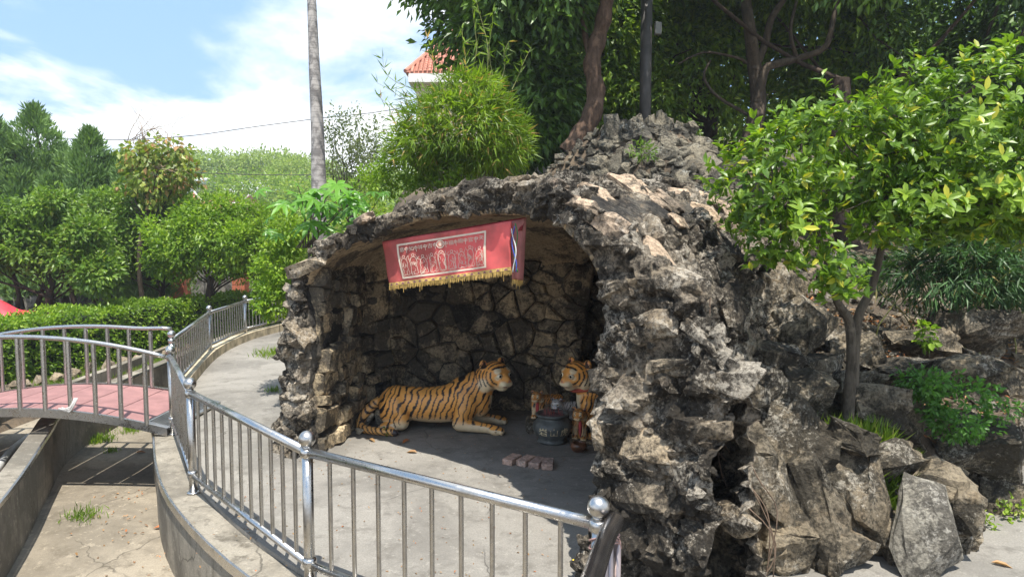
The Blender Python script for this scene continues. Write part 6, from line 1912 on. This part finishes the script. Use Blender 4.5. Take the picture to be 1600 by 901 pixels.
# ------------------------------------------------------------------ roots, leaves, grass
M_root = m_bark('root_tan', (.24, .17, .12), .3)
mb = MB()
for pl_ in ([(1112, 440), (1108, 520), (1120, 620), (1112, 690), (1150, 740), (1190, 790), (1200, 840), (1196, 910)], [(1150, 650), (1180, 740), (1215, 800), (1196, 900)], [(1120, 690), (1135, 760), (1205, 830), (1205, 905)], [(1105, 600), (1122, 680), (1160, 735), (1210, 850), (1190, 905)]):
    mb.tube(smooth_line([AT(x + rnd.gauss(0, 2), y, 4.42 if x < 1260 else 4.5) for x, y in pl_], 4), .0045, 5)
tag(mb.build('hanging_roots', M_root, None, True), 'thin tan aerial roots trailing down the right side of the pillar over the rocks', 'roots')
def scat(n, fn, L, W, mat, name, label, cat, kind='stuff', flat=.25):
    P = np.array([fn() for _ in range(n)])
    D = rvec(n); D[:, 2] *= .25; N = unit(np.array([0, 0, 1.]) + rvec(n) * flat)
    o = leaf_obj(name, [leaf_geo(P, D, N, L * RS.uniform(.5, 1.3, n), W * RS.uniform(.6, 1.2, n), 'ovate', .35, .2)], mat)
    return tag(o, label, cat, None, kind)
def on_hill():
    while True:
        x = rnd.uniform(1.6, 8); y = rnd.uniform(5.1, 9.5)
        if x < y * .95: return (x, y, gh(x, y) + rnd.choice([.02, .05, .12]))
scat(2600, on_hill, .075, .035, L_dry, 'leaf_litter', 'brown fallen leaves littering the slope between the boulders', 'leaf litter')
def on_terr():
    return (rnd.uniform(-2.6, .6), rnd.uniform(4.2, 9.0), .006)
scat(420, on_terr, .022, .012, L_dry, 'floor_debris', 'tiny brown leaf crumbs scattered over the terrace and grotto floor', 'leaf litter')
edge_d = offset_line(rl, .32)
def on_chan():
    i = rnd.randrange(6, len(edge_d) - 24); p = edge_d[i].lerp(edge_d[i + 1], rnd.random()); k = abs(rnd.gauss(0, .35)); return (p.x - k, p.y, -.735)
scat(150, on_chan, .045, .02, L_dry, 'channel_litter', 'small dead leaves gathered along the foot of the retaining wall in the channel', 'leaf litter')
# single dry leaves that can be picked out
for k, (px, py, z, lab) in enumerate(((890, 882, 0, 'single yellow leaf on the terrace just left of the nearest rail post'), (1265, 620, None, 'curled orange leaf caught on the big boulder'), (652, 708, 0, 'tan dry leaf lying on the sunlit floor before the lying tiger'), (640, 688, 0, 'brown dry leaf in the shade in front of the tiger belly'), (576, 687, 0, 'large curled brown leaf beside the tiger tail'), (212, 708, -1.09, 'reddish leaf in the bridge shadow on the channel floor'), (275, 800, -1.09, 'reddish leaf at the foot of the retaining wall in the channel'), (258, 825, -1.09, 'long pale leaf near the middle of the channel floor'), (285, 862, -1.09, 'orange brown leaf nearest the viewer in the channel'), (1548, 880, 0, 'orange leaf on the paving in the lower right corner'))):
    z = -.745 if z == -1.09 else z
    c = G(px, py, z if z is not None else .9)
    v, f, r = leaf_geo(np.zeros((1, 3)), np.array([[1., .3, .05]]), np.array([[0, .1, 1.]]), .13, .055, 'ovate', .3, .15)
    me = mesh_from('fallen_leaf', v, f); at = me.attributes.new('rnd', 'FLOAT', 'POINT'); at.data.foreach_set('value', np.full(len(v), .5 + .04 * k, np.float32))
    o = link('fallen_leaf', me, (m_yel if k else (m_yel := m_plain('leaf_yellow', (.75, .55, .04), .6))) if k == 0 else L_dry, None, (c.x, c.y, c.z + .012))
    o.rotation_euler = (0, 0, k * 1.3); tag(o, lab, 'leaf', 'single fallen leaves')
def tuft(px, py, z, w, n, L, lab, mat=L_hedge):
    c = G(px, py, z) if z is not None else None
    grass('grass_tuft', lab, lambda: (c.x + rnd.gauss(0, w), c.y + rnd.gauss(0, w), c.z), n, L, mat, .007)
tuft(155, 690, -.75, .10, 220, .12, 'round green grass tuft just below the bridge deck in the channel')
tuft(208, 672, -.75, .12, 220, .10, 'flat bright grass tuft right of the round one under the bridge')
tuft(128, 808, -.75, .10, 150, .09, 'small weed tuft in the sunlit middle of the channel floor')
tuft(175, 706, -.75, .05, 60, .08, 'tiny weed at the edge of the bridge shadow')
tuft(428, 612, 0, .05, 60, .10, 'little weed at the outer foot of the grotto wall beside the path', L_mid)
tuft(435, 555, 0, .22, 320, .16, 'green grass clump growing where the path meets the grotto wall', L_light)
def gr2():
    p = AT(rnd.gauss(1390, 42), 690, 5.3 + rnd.uniform(-.25, .3)); return (p.x, p.y, gh(p.x, p.y) + .03)
grass('grass', 'long pale green grass between the ficus trunk and the boulder tops', gr2, 2600, .24, L_light, .008)
def gr3():
    p = AT(rnd.gauss(1345, 20), 650, 5.5 + rnd.uniform(-.15, .15)); return (p.x, p.y, gh(p.x, p.y) + .03)
grass('grass', 'dense short grass tuft hugging the foot of the ficus trunk', gr3, 900, .2, L_hedge, .009)
HAZE = 0.0012
# ------------------------------------------------------------------ air
hzb = MB().box((-10, 61, 9.3), (180, 140, 21.5)).build('haze')
tz = NT('haze'); tz.t.nodes.remove(tz.b)
vp = tz.n('ShaderNodeVolumePrincipled'); vp.inputs['Color'].default_value = (.88, .93, 1.0, 1); vp.inputs['Density'].default_value = HAZE; vp.inputs['Anisotropy'].default_value = 0.3
tz.l(vp.outputs[0], tz.o.inputs['Volume']); hzb.data.materials.append(tz.m); tag(hzb, kind='stuff')
